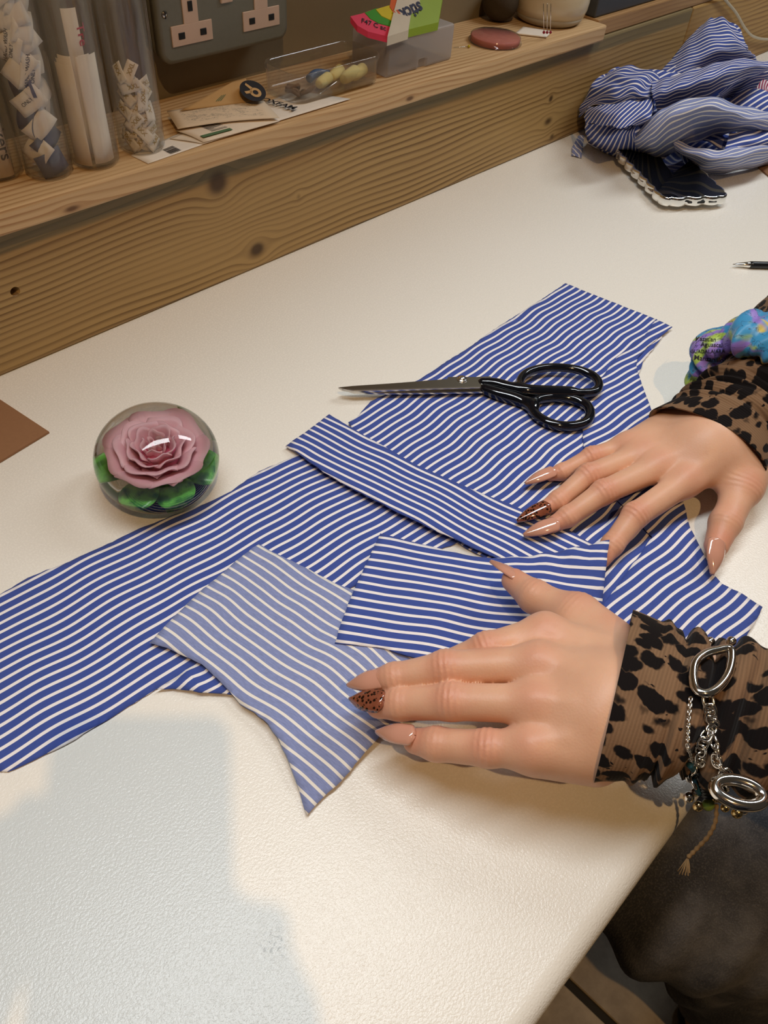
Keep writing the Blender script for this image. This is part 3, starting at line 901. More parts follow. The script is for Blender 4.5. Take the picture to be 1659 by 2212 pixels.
def sleeve_mesh(rings, folds, n=128, name='sleeve', per=40, uoff=0.0, inner=0.012):
    """rings: (centre, half-width vector, half-height vector); folds: list of (s, amp, width, slant, phase)"""
    C = catmull([r[0] for r in rings], per); A = catmull([r[1] for r in rings], per); B = catmull([r[2] for r in rings], per)
    m = len(C); vs, fs, uv = [], [], []
    L = [0.0]
    for i in range(1, m): L.append(L[-1] + (C[i] - C[i - 1]).length)
    rws = []
    # rolled-in cuff
    rows = [(-1, 0.90), (-0.5, 0.94)] + [(i, 1.0) for i in range(m)]
    for i, k in rows:
        ii = max(0, i) if i >= 0 else 0
        c, a, b = C[ii], A[ii], B[ii]
        if i < 0: c = C[0] + (C[1] - C[0]).normalized() * (inner if i == -1 else 0.0005)
        s = L[ii]
        per_len = math.pi * (a.length + b.length)
        for q in range(n + 1):
            th = 2 * math.pi * q / n
            r = k
            if i >= 0:
                for (fs_, am, wd, sl, ph) in folds:
                    ds = s - fs_ - sl * math.sin(th + ph)
                    q_ = ds / (wd * 1.5)
                    if -1 < q_ < 1: r += 1.7 * am * (0.5 + 0.5 * math.cos(math.pi * q_)) * (0.62 + 0.38 * math.sin(2 * th + ph * 1.7)) * (1.0 if q_ > 0 else (1 - abs(q_)) ** 0.7)
            p = c + (a * math.cos(th) + b * math.sin(th)) * r
            vs.append(p); uv.append((uoff + q / n * per_len, s if i >= 0 else -0.01))
    N = n + 1
    for i in range(len(rows) - 1):
        for q in range(n):
            fs.append((i * N + q, i * N + q + 1, (i + 1) * N + q + 1, (i + 1) * N + q))
    me = mesh_from(vs, fs, name)
    ul = me.uv_layers.new(name='cloth')
    for lp in me.loops: ul.data[lp.index].uv = uv[lp.vertex_index]
    for p in me.polygons: p.use_smooth = True
    return me
# left sleeve (lower in the photo)
cA, cB = TL(1352, 1356, .048), TL(1274, 1702, .046)
cc = (cA + cB) / 2; cc.z = 0.058 + LIFT
ha = (cA - cB) / 2
nd = Vector((0.40, -0.16, 0.10)) - cc; nd.normalize()
def hb(a, d, r):
    v = Vector(a).cross(d).normalized()
    return v * (r if v.z > 0 else -r)
e1 = Vector((0.40, -0.165, 0.10))
sw = ha.normalized()
ringsL = [(cc, ha, hb(ha, nd, 0.0345)), (cc + nd * 0.045, sw * 0.0425, hb(sw, nd, 0.033)), (cc + nd * 0.10, sw * 0.0450, hb(sw, nd, 0.038)),
          (cc + nd * 0.16, sw * 0.0470, hb(sw, nd, 0.043)), (e1, sw * 0.053, hb(sw, nd, 0.052)),
          (Vector((0.47, -0.27, 0.20)), Vector((0.045, 0.035, -0.02)), Vector((-0.02, 0.035, 0.045))), (Vector((0.585, -0.385, 0.335)), Vector((0.045, 0.045, -0.03)), Vector((-0.04, 0.03, 0.055)))]
foldsL = [(0.030, -0.10, 0.0022, 0.002, 0.9), (0.0435, -0.16, 0.0030, 0.004, 0.2), (0.0535, -0.12, 0.0026, 0.005, 1.4), (0.072, -0.13, 0.005, 0.008, 2.1), (0.100, -0.12, 0.006, 0.012, 0.7), (0.020, 0.045, 0.0035, 0.002, 0.3), (0.034, 0.10, 0.006, 0.004, 1.1), (0.047, 0.10, 0.005, 0.006, 2.0), (0.060, 0.07, 0.006, 0.004, 0.6), (0.086, 0.09, 0.010, 0.010, 1.5), (0.115, 0.08, 0.012, 0.014, 2.4), (0.15, 0.07, 0.013, 0.012, 0.2), (0.20, 0.08, 0.02, 0.02, 1.0)]
o = link('sleeve', sleeve_mesh(ringsL, foldsL, uoff=0.013), m_leo, person); to_parent_space(o); sleeveL = o
# right sleeve (upper in the photo)
cA, cB = T(1398, 905, .040), T(1646, 1034, .036)
cc = (cA + cB) / 2; cc.z = 0.044
ha = (cA - cB) / 2
e2 = Vector((0.79, 0.12, 0.085))
nd2 = (e2 - cc).normalized()
sw2 = ha.normalized()
rowsU = [(cc, ha, hb(ha, nd2, 0.0262)), (cc + nd2 * 0.035, sw2 * 0.041, hb(sw2, nd2, 0.031)), (cc + nd2 * 0.07, sw2 * 0.039, hb(sw2, nd2, 0.036)), (cc + nd2 * 0.12, sw2 * 0.044, hb(sw2, nd2, 0.041)),
         (e2, sw2 * 0.055, hb(sw2, nd2, 0.053)), (Vector((0.835, 0.02, 0.20)), Vector((0.05, 0.02, -0.02)), Vector((-0.02, 0.04, 0.05))), (Vector((0.855, -0.105, 0.335)), Vector((0.05, 0.03, -0.03)), Vector((-0.04, 0.03, 0.055)))]
foldsU = [(0.030, -0.12, 0.0022, 0.001, 0.9), (0.041, -0.14, 0.0024, 0.003, 0.2), (0.051, -0.14, 0.0024, 0.003, 1.4), (0.061, -0.12, 0.0024, 0.003, 2.1), (0.024, 0.05, 0.004, 0.001, 0.3), (0.036, 0.11, 0.004, 0.003, 1.0), (0.046, 0.10, 0.004, 0.003, 2.2), (0.056, 0.10, 0.004, 0.004, 0.5), (0.066, 0.08, 0.005, 0.004, 1.6), (0.12, 0.08, 0.012, 0.01, 0.5), (0.17, 0.08, 0.015, 0.01, 2.0)]
o = link('sleeve', sleeve_mesh(rowsU, foldsU, uoff=0.031), m_leo, person); to_parent_space(o); sleeveU = o
# body of the top (beside the frame) and hair
def ftop(P):
    d = ellipsoid(P, sc_ * 0.6 + hip * 0.4, axs, (0.165, 0.11, 0.27))
    d = smin(d, rcone(P, sc_ - sdx * 0.16, sc_ + sdx * 0.16, 0.068, 0.068), 0.07)
    d = smin(d, ellipsoid(P, hip + [0, 0, 0.06], axs, (0.175, 0.135, 0.10)), 0.06)
    return np.maximum(d, -rcone(P, sc_ + [0, 0, 0.03], sc_ + fwd * 0.04 + [0, 0, 0.15], 0.062, 0.075))
V, Q = sdf_mesh(ftop, np.minimum(hip, sc_) - [0.26, 0.26, 0.12], np.maximum(hip, sc_) + [0.26, 0.26, 0.14], 0.009, 1)
me = mesh_from(V.tolist(), Q.tolist(), 'top'); ul = me.uv_layers.new(name='cloth')
for lp in me.loops:
    p = V[lp.vertex_index]; ul.data[lp.index].uv = (float(p @ sdx), float(p[2]))
o = link('top', me, m_leo, person, True); to_parent_space(o)
m_hair = plain('brown_hair', srgb(58, 38, 28), 0.45, 0, 0.3, 300, 0.3)
def fhair(P):
    d = ellipsoid(P, head_c - fwd * 0.018 + [0, 0, 0.022], axs, (0.088, 0.098, 0.108))
    d = smin(d, rcone(P, head_c - fwd * 0.07, head_c - fwd * 0.10 - [0, 0, 0.20], 0.06, 0.045), 0.04)
    return np.maximum(d, -ellipsoid(P, head_c + fwd * 0.085 - [0, 0, 0.035], axs, (0.064, 0.085, 0.098)))
V, Q = sdf_mesh(fhair, head_c - [0.2, 0.2, 0.30], head_c + [0.2, 0.2, 0.16], 0.007, 1)
o = link('hair', mesh_from(V.tolist(), Q.tolist(), 'hair'), m_hair, person, True); to_parent_space(o)

# jeans
g = G('dark_denim'); P = g.coord()
n = g.noise(P, 9, 5, 0.65); tw = g.noise(g.mapping(P, (900, 900, 260), (0.6, 0.3, 0.5)), 1.0, 2)
c = g.mix(n.smooth(0.35, 0.7), srgb(64, 64, 68), srgb(120, 118, 118))
c = g.mix(tw.smooth(0.45, 0.7) * 0.22, c, srgb(140, 136, 132))
g.set(Base_Color=c, Roughness=0.85); g.b.inputs['Specular IOR Level'].default_value = 0.15
g.bump(tw * 0.6 + g.noise(P, 30, 3) * 1.0, 0.5, 0.002)
m_jean = g.m
kneeL = np.array(T(1440, 1880, -0.17)); hipL = np.array([0.66, -0.42, -0.19])
kneeR = np.array(T(1640, 1755, -0.17)) ; hipR = np.array([0.86, -0.24, -0.19])
def fjeans(P):
    d = ellipsoid(P, hip - [0, 0, 0.03], axs, (0.185, 0.14, 0.12))
    for kx, hx, out in ((kneeL, hipL, -1), (kneeR, hipR, 1)):
        kk = kx.copy()
        leg = rcone(P, hx, kk, 0.095, 0.076)
        foot = np.array(T(1640, 2190, FLOOR_Z + 0.13)) if out < 0 else np.array([kk[0] + 0.34, kk[1] - 0.26, FLOOR_Z + 0.11])
        sh = rcone(P, kk + unit(hx - kk) * 0.03, foot, 0.068, 0.075)
        leg = smin(leg, sh, 0.03)
        q = P - kk.astype(np.float32)
        ax_ = unit(hx - kk).astype(np.float32)
        al = q @ ax_
        sidec = (q @ np.cross(ax_, [0, 0, 1]).astype(np.float32))
        leg = leg + 0.0045 * np.sin(al * 95 + sidec * 60 + 3 * np.sin(al * 20 + out)) * np.exp(-(al / 0.22) ** 2) + 0.003 * np.sin(sidec * 70 + al * 25)
        d = np.minimum(d, leg) if out > 0 else smin(d, leg, 0.03)
    return d
lo = np.minimum(np.minimum(kneeL, kneeR), np.minimum(hip, hipL)) - 0.17; hi = np.maximum(np.maximum(kneeL, kneeR), np.maximum(hip, hipR)) + 0.17
lo[2] = FLOOR_Z + 0.03; hi[2] = 0.0 - 0.03
V, Q = sdf_mesh(fjeans, lo, hi, 0.0075, 1)
o = link('jeans', mesh_from(V.tolist(), Q.tolist(), 'jeans'), m_jean, person, True); to_parent_space(o)
m_stitch = plain('dark_stitching', srgb(40, 38, 38), 0.8)
sp = [T(1500, 1952, -0.088), T(1560, 1942, -0.082), T(1620, 1928, -0.082), T(1700, 1910, -0.084)]

# chair under the person, and a boot
m_blackm = plain('black_powder_coat', srgb(22, 22, 22), 0.45)
ch = empty('chair', (0.80, -0.34, FLOOR_Z), 0, 'black framed chair under the seated person, one leg showing on the tiles', 'chair')
cl = T(1580, 2110, FLOOR_Z + 0.25)
bm = bmesh.new()
seat_c = Vector((0.78, -0.33, -0.335))
box_bm(bm, -0.21, 0.21, -0.21, 0.21, -0.02, 0.02, 0.012, 3)
me = bm_mesh(bm, 'seat'); me.transform(Matrix.Translation(seat_c) @ Matrix.Rotation(R_(45), 4, 'Z'))
o = link('seat', me, m_blackm, ch, True); to_parent_space(o)
legtop = T(1592, 2090, -0.34); legbot = T(1615, 2250, FLOOR_Z)
legs = [(legtop, legbot)]
for dx, dy in ((0.19, 0.19), (0.19, -0.19), (-0.19, -0.19)):
    v = Matrix.Rotation(R_(45), 3, 'Z') @ Vector((dx, dy, 0))
    legs.append((Vector((seat_c.x + v.x, seat_c.y + v.y, -0.33)), Vector((seat_c.x + v.x * 1.1, seat_c.y + v.y * 1.1, FLOOR_Z))))
for a, b in legs:
    o = link('leg', tube_mesh([a, (a + b) / 2, b], 0.016, 14), m_blackm, ch); to_parent_space(o)
o = link('stretcher', tube_mesh([legtop, seat_c + Vector((-0.02, 0.02, -0.02))], 0.012, 10), m_blackm, ch); to_parent_space(o)
m_boot = plain('tan_leather', srgb(128, 84, 44), 0.5, 0, 0.15, 40, 0.1)
m_sole = plain('dark_rubber_sole', srgb(40, 42, 44), 0.7)
bt = empty('boot', T(1545, 2215, FLOOR_Z), 0, 'tan leather boot with a dark sole beside the black chair leg', 'boot')
b0 = np.array(T(1545, 2205, FLOOR_Z + 0.04)); bd = unit(np.array([0.75, -0.65, 0]))
def fboot(P):
    d = rcone(P, b0, b0 + bd * 0.10 + [0, 0, 0.005], 0.038, 0.040)
    d = smin(d, rcone(P, b0 + bd * 0.10, b0 + bd * 0.19, 0.042, 0.036), 0.03)
    d = smin(d, rcone(P, b0 + bd * 0.17 + [0, 0, 0.03], b0 + bd * 0.18 + [0, 0, 0.13], 0.042, 0.048), 0.03)
    return np.maximum(d, (FLOOR_Z + 0.018) - P[..., 2])
V, Q = sdf_mesh(fboot, b0 - [0.08, 0.26, 0.06], b0 + [0.26, 0.08, 0.2], 0.005, 1)
o = link('upper', mesh_from(V.tolist(), Q.tolist(), 'upper'), m_boot, bt, True); to_parent_space(o)
def fsole(P):
    d = rcone(P, b0, b0 + bd * 0.19, 0.047, 0.045)
    return np.maximum(np.maximum(d, P[..., 2] - (FLOOR_Z + 0.024)), (FLOOR_Z + 0.0015) - P[..., 2])
V, Q = sdf_mesh(fsole, b0 - [0.08, 0.26, 0.06], b0 + [0.26, 0.08, 0.2], 0.005, 0)
o = link('sole', mesh_from(V.tolist(), Q.tolist(), 'sole'), m_sole, bt, True); to_parent_space(o)

m_rs = plain('red_scrap', srgb(150, 48, 34), 0.6)
rp = T(1354, 2073, FLOOR_Z)
o = box('thread_snip', -0.006, 0.006, -0.0025, 0.0025, 0.0003, 0.002, m_rs, None, 0.0005); o.location = rp; o.rotation_euler = (0, 0, 0.7)
tag(o, 'tiny red scrap dropped on the floor tile under the worktop', 'scrap')
# ------------------------------------------------------------------ scissors
m_steel = plain('polished_steel', (0.62, 0.60, 0.57, 1), 0.16, 1.0, 0.05, 30)
m_steel_edge = plain('ground_steel_edge', (0.80, 0.78, 0.75, 1), 0.24, 1.0, 0.05, 200)
m_gloss = G('glossy_black_enamel').set(Base_Color=srgb(13, 15, 22), Roughness=0.09, Coat_Weight=0.5, Coat_Roughness=0.03).m
def plate(name, pts, z0, z1, mat, parent, bevel=0.0005):
    """flat plate with outline pts (u, v) standing between heights z0 and z1"""
    P = [T(u, v, z1) for u, v in pts]
    bm = bmesh.new()
    f = bm.faces.new([bm.verts.new((p.x, p.y, z1)) for p in P])
    r = bmesh.ops.extrude_face_region(bm, geom=[f])
    for v in [q for q in r['geom'] if isinstance(q, bmesh.types.BMVert)]: v.co.z = z0
    bmesh.ops.recalc_face_normals(bm, faces=bm.faces)
    if bevel: bmesh.ops.bevel(bm, geom=[e for e in bm.edges if abs(e.verts[0].co.z - e.verts[1].co.z) < 1e-7 and e.verts[0].co.z > (z0 + z1) / 2], offset=bevel, segments=2, affect='EDGES')
    o = link(name, bm_mesh(bm, name), mat, parent)
    if parent is not None: to_parent_space(o)
    return o
sc = empty('scissors', T(1000, 840, 0), 0, "dressmaker's shears with steel blades and glossy black handles, lying closed on the striped cotton", 'scissors')
ZS = 0.0085
plate('blade', [(733, 838), (764, 847), (830, 849), (930, 848), (1042, 846), (1060, 838), (1040, 826), (800, 835)], ZS - 0.0005, ZS + 0.0013, m_steel, sc)
b1 = plate('blade', [(731, 836), (740, 841), (763, 845), (900, 841.5), (1038, 838), (1062, 832), (1060, 812), (1030, 813.5), (968, 813.5), (966, 818), (850, 827), (760, 833)], ZS + 0.0014, ZS + 0.0034, m_steel, sc)
plate('ground_edge', [(735, 838.5), (745, 841), (763, 844.2), (900, 840.6), (1037, 837.2), (1037, 834.6), (900, 838), (763, 840.5)], ZS + 0.0033, ZS + 0.0039, m_steel_edge, sc, 0.0001)
pv = T(998, 819, ZS + 0.0035)
o = link('pivot_screw', lathe([(0.0, 0.0026), (0.0016, 0.0024), (0.0028, 0.0015), (0.0030, 0.0009), (0.0046, 0.0009), (0.0050, 0.0002), (0.0050, -0.001), (0, -0.001)], 28), m_steel_edge, sc, True)
o.location = pv; to_parent_space(o)
def loop_handle(pts, neck, r0, name, zc, zn):
    P0 = [np.array(T(u, v, zc)) for u, v in pts]
    P0 = [np.array(p) for p in catmull(P0, 5, True)]
    N = [(np.array(T(u, v, z)), r) for u, v, z, r in neck]
    sm_ = catmull([Vector((*p, r * 10)).to_4d() if False else Vector((p[0], p[1], p[2], r)) for p, r in N], 5)
    N = [(np.array(q[:3]), q[3]) for q in sm_]
    def fn(P):
        Pq = P * np.array([1, 1, 1], np.float32)
        d = None
        for a, b in zip(P0, P0[1:] + P0[:1]):
            c = rcone(Pq, a, b, r0, r0); d = c if d is None else np.minimum(d, c)
        nk = None
        for (a, ra), (b, rb) in zip(N[:-1], N[1:]):
            c = rcone(Pq, a, b, ra, rb); nk = c if nk is None else np.minimum(nk, c)
        d = smin(d, nk, 0.006)
        # flatten top and bottom a little
        return smin(d, d, 0.0001)
    A = np.array(P0 + [p for p, _ in N])
    V, Q = sdf_mesh(fn, A.min(0) - 0.014, A.max(0) + 0.014, 0.0010, 3)
    o = link(name, mesh_from(V.tolist(), Q.tolist(), name), m_gloss, sc, True); to_parent_space(o)
    return o
loop_handle([(1122, 829), (1134, 808), (1168, 796), (1210, 794), (1252, 800), (1283, 813), (1294, 831), (1284, 846), (1250, 849), (1210, 847), (1165, 845), (1132, 842)],
            [(1042, 826, .0105, .0046), (1072, 829, .0115, .0054), (1105, 838, .0120, .0054), (1150, 846, .0120, .0050), (1230, 848, .0120, .0048)], .0042, 'handle', .0125, .0)
loop_handle([(1150, 872), (1166, 862), (1200, 858), (1240, 863), (1268, 876), (1275, 896), (1262, 914), (1230, 921), (1195, 917), (1166, 903), (1152, 888)],
            [(1046, 840, .0092, .0048), (1080, 852, .0088, .0060), (1120, 864, .0088, .0060), (1152, 878, .0092, .0052)], .0046, 'handle', .0095, .0)

# ------------------------------------------------------------------ glass paperweight with a rose
PW_R, PW_H = 0.0470, 0.0400
pwc = T(340, 990, 0.034); pwc = Vector((pwc.x, pwc.y, 0.0))
pw = empty('paperweight', (pwc.x, pwc.y, 0), 0, 'round clear glass paperweight with a pink rose and green leaves inside', 'paperweight')
cz = 0.0345
prof = []
zb = -cz + 0.0004
tb = math.asin(max(-1, zb / PW_H))
prof.append((0.0, zb + 0.0012)); prof.append((PW_R * math.cos(tb) * 0.72, zb + 0.0010)); prof.append((PW_R * math.cos(tb) * 0.80, zb))
for k in range(0, 49):
    a = tb + (math.pi / 2 - tb) * k / 48
    prof.append((PW_R * math.cos(a), PW_H * math.sin(a)))
me = lathe(prof, 96, 'glass')
g = G('clear_glass'); g.set(Base_Color=(1, 1, 1, 1), Roughness=0.0, IOR=1.47, Transmission_Weight=1.0)
m_glass = g.m
dome = link('glass_body', me, m_glass, pw, True); dome.location = (0, 0, cz)
dome.cycles.is_caustics_caster = True
g = G('rose_petal'); P = g.coord('UV'); u, v, _ = g.sep(P)
n = g.noise(g.coord(), 140, 3)
c = g.mix(v.smooth(0.0, 1.0), srgb(214, 84, 120), srgb(252, 206, 212))
c = g.mix(n * 0.35, c, srgb(226, 140, 160))
g.set(Base_Color=c, Roughness=0.45); m_petal = g.m
g = G('glass_leaf'); P = g.coord(); n = g.noise(P, 160, 3)
g.set(Base_Color=g.mix(n.smooth(0.3, 0.7), srgb(20, 92, 30), srgb(96, 176, 60)), Roughness=0.35); m_leaf = g.m
def petal(r, h, width, cup, flare, nu=12, nv=8):
    """petal standing at radius r, opening outward"""
    vs, fs, uv = [], [], []
    for j in range(nv + 1):
        t = j / nv
        for i in range(nu + 1):
            a = (i / nu * 2 - 1)
            wv = width * (math.sin(min(1, t * 1.25 + 0.18) * math.pi / 2)) * (1 - 0.16 * max(0, t - 0.7) / 0.3 * a * a * 2)
            th = a * wv
            rr = r * (0.35 + 0.65 * t) + flare * t * t * t + 0.0012 * math.sin(a * 5 + r * 900) * t
            z = h * (t - 0.10 * t * t * a * a * 2.2) - flare * 0.5 * t ** 4
            rr *= 1 - cup * 0.10 * a * a
            vs.append((rr * math.cos(th), rr * math.sin(th), z)); uv.append((i / nu, t))
    N = nu + 1
    for j in range(nv):
        for i in range(nu):
            fs.append((j * N + i, j * N + i + 1, (j + 1) * N + i + 1, (j + 1) * N + i))
    me = mesh_from(vs, fs, 'petal'); ul = me.uv_layers.new(name='UVMap')
    for lp in me.loops: ul.data[lp.index].uv = uv[lp.vertex_index]
    return me
rose = empty('rose', (0, 0, 0)); rose.parent = pw; rose.location = (0.0, 0.0, 0.026); rose.scale = (1.12, 1.12, 1.0)
rr_ = random.Random(8)
layers = [(3, 0.0035, 0.0200, 1.25, 0.0002), (4, 0.0066, 0.0205, 1.05, 0.0006), (5, 0.0100, 0.0200, 0.95, 0.0012), (6, 0.0136, 0.0186, 0.85, 0.0022), (7, 0.0172, 0.0160, 0.78, 0.0036), (8, 0.0205, 0.0125, 0.66, 0.0058)]
for li, (n_, r, h, w, fl) in enumerate(layers):
    for k in range(n_):
        me = petal(r * rr_.uniform(0.95, 1.06), h * rr_.uniform(0.94, 1.05), w * rr_.uniform(0.9, 1.15), 1.0, fl)
        o = link('petal', me, m_petal, rose, True)
        o.rotation_euler = (0, 0, 2 * math.pi * (k / n_ + li * 0.137) + rr_.uniform(-0.12, 0.12))
        solidify(o, 0.0007, 0.0)
        o.cycles.is_caustics_receiver = True
o = link('rose_heart', lathe([(0.0, 0.014), (0.0035, 0.0135), (0.008, 0.011), (0.013, 0.006), (0.010, 0.0), (0, -0.001)], 24), m_petal, rose, True); o.cycles.is_caustics_receiver = True
for k, a in enumerate((-2.75, -1.75, -0.55, 0.8, 2.2)):
    vs, fs = [], []
    for j in range(13):
        t = j / 12
        w = 0.0105 * math.sin(math.pi * min(1, t * 0.92 + 0.08)) ** 0.8
        for i in range(7):
            q = i / 6 * 2 - 1
            vs.append((0.008 + 0.025 * t, q * w, -0.001 - 0.009 * t * t + 0.002 * (1 - q * q) + 0.0012 * q))
    for j in range(12):
        for i in range(6): fs.append((j * 7 + i, j * 7 + i + 1, (j + 1) * 7 + i + 1, (j + 1) * 7 + i))
    o = link('leaf', mesh_from(vs, fs, 'leaf'), m_leaf, rose, True); o.rotation_euler = (0, 0, a); o.location = (0, 0, -0.001)
    solidify(o, 0.0008); o.cycles.is_caustics_receiver = True
o = link('stem', tube_mesh([(0, 0, 0), (0.002, -0.001, -0.010), (0.001, 0.001, -0.020)], 0.0014, 10), m_leaf, rose)

# ------------------------------------------------------------------ phone, pen, cards
m_chrome = G('chrome_case').set(Base_Color=(0.86, 0.86, 0.84, 1), Metallic=1.0, Roughness=0.10).m
m_screen = G('black_glass_screen').set(Base_Color=srgb(9, 10, 14), Roughness=0.04, IOR=1.52).m
m_dark = plain('black_slot', srgb(12, 13, 16), 0.5)
pa = T(1428, 449, 0.006); pb = T(1574, 443, 0.006)
ex = (pb - pa).normalized(); ey = Vector((-ex.y, ex.x, 0))
PWD, PLN, PTH = (pb - pa).length * 0.985, 0.158, 0.0125
ph = empty('phone', (0, 0, 0), 0, 'smartphone lying face up in a wavy chrome case, partly under the striped shirt', 'phone')
ph.matrix_world = frame(pa, ex, ey); bpy.context.view_layer.update()
def wavy(inset, amp, n=40):
    pts = []; w, l = PWD, PLN; r = 0.012
    def side(p0, p1, out, k, waves):
        for i in range(k):
            t = i / k; p = Vector(p0).lerp(Vector(p1), t)
            a = amp * abs(math.sin(math.pi * t * waves)) - amp * 0.5
            pts.append((p.x + out[0] * a, p.y + out[1] * a))
    def corner(cx, cy, a0):
        for i in range(8):
            a = a0 + math.pi / 2 * i / 8
            pts.append((cx + (r - inset) * math.cos(a), cy + (r - inset) * math.sin(a)))
    side((r, inset), (w - r, inset), (0, -1), 24, 3); corner(w - r, r, -math.pi / 2)
    side((w - inset, r), (w - inset, l - r), (1, 0), 60, 6); corner(w - r, l - r, 0)
    side((w - r, l - inset), (r, l - inset), (0, 1), 24, 3); corner(r, l - r, math.pi / 2)
    side((inset, l - r), (inset, r), (-1, 0), 60, 6); corner(r, r, math.pi)
    return pts
def loft(levels, name, mat, parent, cap=True):
    vs, fs = [], []
    n = len(levels[0][0])
    for pts, z in levels: vs += [(x, y, z) for x, y in pts]
    for i in range(len(levels) - 1):
        for k in range(n):
            k2 = (k + 1) % n
            fs.append((i * n + k, i * n + k2, (i + 1) * n + k2, (i + 1) * n + k))
    if cap: fs += [tuple(range(n))[::-1], tuple((len(levels) - 1) * n + k for k in range(n))]
    o = link(name, mesh_from(vs, fs, name), mat, parent)
    for p in o.data.polygons: p.use_smooth = len(p.vertices) == 4
    return o
A_ = 0.0040
loft([(wavy(0.0018, A_), 0.0003), (wavy(0.0004, A_), 0.0016), (wavy(0.0, A_), 0.004), (wavy(0.0, A_), PTH - 0.003), (wavy(0.0005, A_), PTH - 0.001), (wavy(0.0016, A_ * 0.9), PTH)], 'case', m_chrome, ph)
loft([(wavy(0.0026, A_ * 0.6), PTH - 0.0004), (wavy(0.0026, A_ * 0.6), PTH + 0.0002)], 'screen', m_screen, ph)
for x0, x1, nm in ((0.37, 0.43, 'speaker_slot'), (0.50, 0.62, 'charging_port'), (0.68, 0.80, 'speaker_slot')):
    dp = 0.0033 if nm == 'charging_port' else 0.0022
    o = box(nm, PWD * x0, PWD * x1, -0.0022, 0.002, 0.0062 - dp / 2, 0.0062 + dp / 2, m_dark, ph, 0.0009, 3)
for yv in (0.030, 0.060, 0.085):
    o = box('side_button', -0.0022, 0.002, yv, yv + 0.012, 0.005, 0.0078, m_chrome, ph, 0.0008, 2)

m_barrel = plain('black_pen_barrel', srgb(20, 20, 23), 0.3)
p0 = T(1583, 571, 0.0042); p1 = T(1665, 573, 0.0046)
pd = (p1 - p0).normalized()
pen = empty('pen', p0, 0, 'black ballpoint pen with a silver cone tip lying on the white worktop', 'pen')
def axis_lathe(profile, a, d, name, mat, parent, n=24):
    me = lathe(profile, n, name)
    me.transform(Matrix.Translation(a) @ Vector((0, 0, 1)).rotation_difference(d).to_matrix().to_4x4())
    o = link(name, me, mat, parent, True); to_parent_space(o); return o
axis_lathe([(0, 0), (0.0005, 0.0), (0.0007, 0.003), (0.0013, 0.0034), (0.0036, 0.0195), (0.0038, 0.021), (0, 0.0212)], p0, pd, 'tip', m_chrome, pen)
axis_lathe([(0, 0.0212), (0.0039, 0.0212), (0.0041, 0.024), (0.0042, 0.11), (0.0040, 0.128), (0, 0.128)], p0, pd, 'barrel', m_barrel, pen)
axis_lathe([(0, 0.128), (0.0024, 0.128), (0.0024, 0.137), (0.0018, 0.1385), (0, 0.1388)], p0, pd, 'plunger', m_chrome, pen)
m_card = plain('brown_cardboard', srgb(150, 108, 74), 0.85, 0, 0.06, 300, 0.1)
o = plate('cardboard_sheet', [(-40, 836), (106, 932), (0, 996), (-130, 1070), (-300, 930)], 0.0004, 0.0022, m_card, None, 0.0002)
tag(o, 'brown cardboard sheet on the worktop beside the paperweight', 'cardboard')
o = plate('cardboard_sheet', [(1637, 359), (1668, 386), (1730, 380), (1700, 345)], 0.0004, 0.0022, m_card, None, 0.0002)
tag(o, 'corner of brown cardboard beneath the crumpled striped shirt', 'cardboard')
# loose snip of cotton and stray threads
sheet('striped_cloth', [(1236, 318, .003), (1252, 290, .004), (1262, 296, .005), (1259, 316, .004), (1256, 342, .001), (1234, 337, .001)], m_back, R_(60), 'tiny snip of faded striped cotton lying by the timber', 0.1, 0.002, 0.0006, 0.02, 0.1, step=0.003, fray=0.0)
# ------------------------------------------------------------------ on the wall and the shelf
# steel double socket
m_plate = plain('grey_stove_enamel', srgb(128, 128, 118), 0.42, 0.25, 0.06, 220, 0.08)
m_wplast = plain('white_moulded_plastic', srgb(222, 196, 180), 0.4)
so = empty('wall_socket', (0.533, WALL_Y, 0.19), 0, 'grey metal double wall socket with white inserts above the paper leaflets', 'socket')
def wpart(name, x0, x1, y0, y1, z0, z1, mat, bev, seg=3):
    o = box(name, x0, x1, y0, y1, z0, z1, mat, so, bev, seg); to_parent_space(o); return o
SX0, SX1, SZ0, SZ1 = 0.4545, 0.6115, 0.1885, 0.2745
def rrect(x0, x1, z0, z1, r, n=8):
    pts = []
    for cx, cz_, a0 in ((x1 - r, z1 - r, 0), (x0 + r, z1 - r, 90), (x0 + r, z0 + r, 180), (x1 - r, z0 + r, 270)):
        for i in range(n + 1):
            a = R_(a0 + 90 * i / n); pts.append((cx + r * math.cos(a), cz_ + r * math.sin(a)))
    return pts
def upright(name, levels, mat, parent):
    """levels: (outline in x/z, y) from the back to the front"""
    vs, fs = [], []; n = len(levels[0][0])
    for pts, y in levels: vs += [(x, y, z) for x, z in pts]
    for i in range(len(levels) - 1):
        for k in range(n):
            k2 = (k + 1) % n; fs.append((i * n + k, i * n + k2, (i + 1) * n + k2, (i + 1) * n + k))
    fs += [tuple(range(n)), tuple((len(levels) - 1) * n + k for k in range(n))[::-1]]
    me = mesh_from(vs, fs, name); bm = bmesh.new(); bm.from_mesh(me); bmesh.ops.recalc_face_normals(bm, faces=bm.faces); bm.to_mesh(me); bm.free()
    for p in me.polygons: p.use_smooth = len(p.vertices) == 4
    o = link(name, me, mat, parent); to_parent_space(o); return o
upright('back_box', [(rrect(SX0 + .004, SX1 - .004, SZ0 + .004, SZ1 - .004, .008), WALL_Y), (rrect(SX0 + .004, SX1 - .004, SZ0 + .004, SZ1 - .004, .008), 0.722)], m_plate, so)
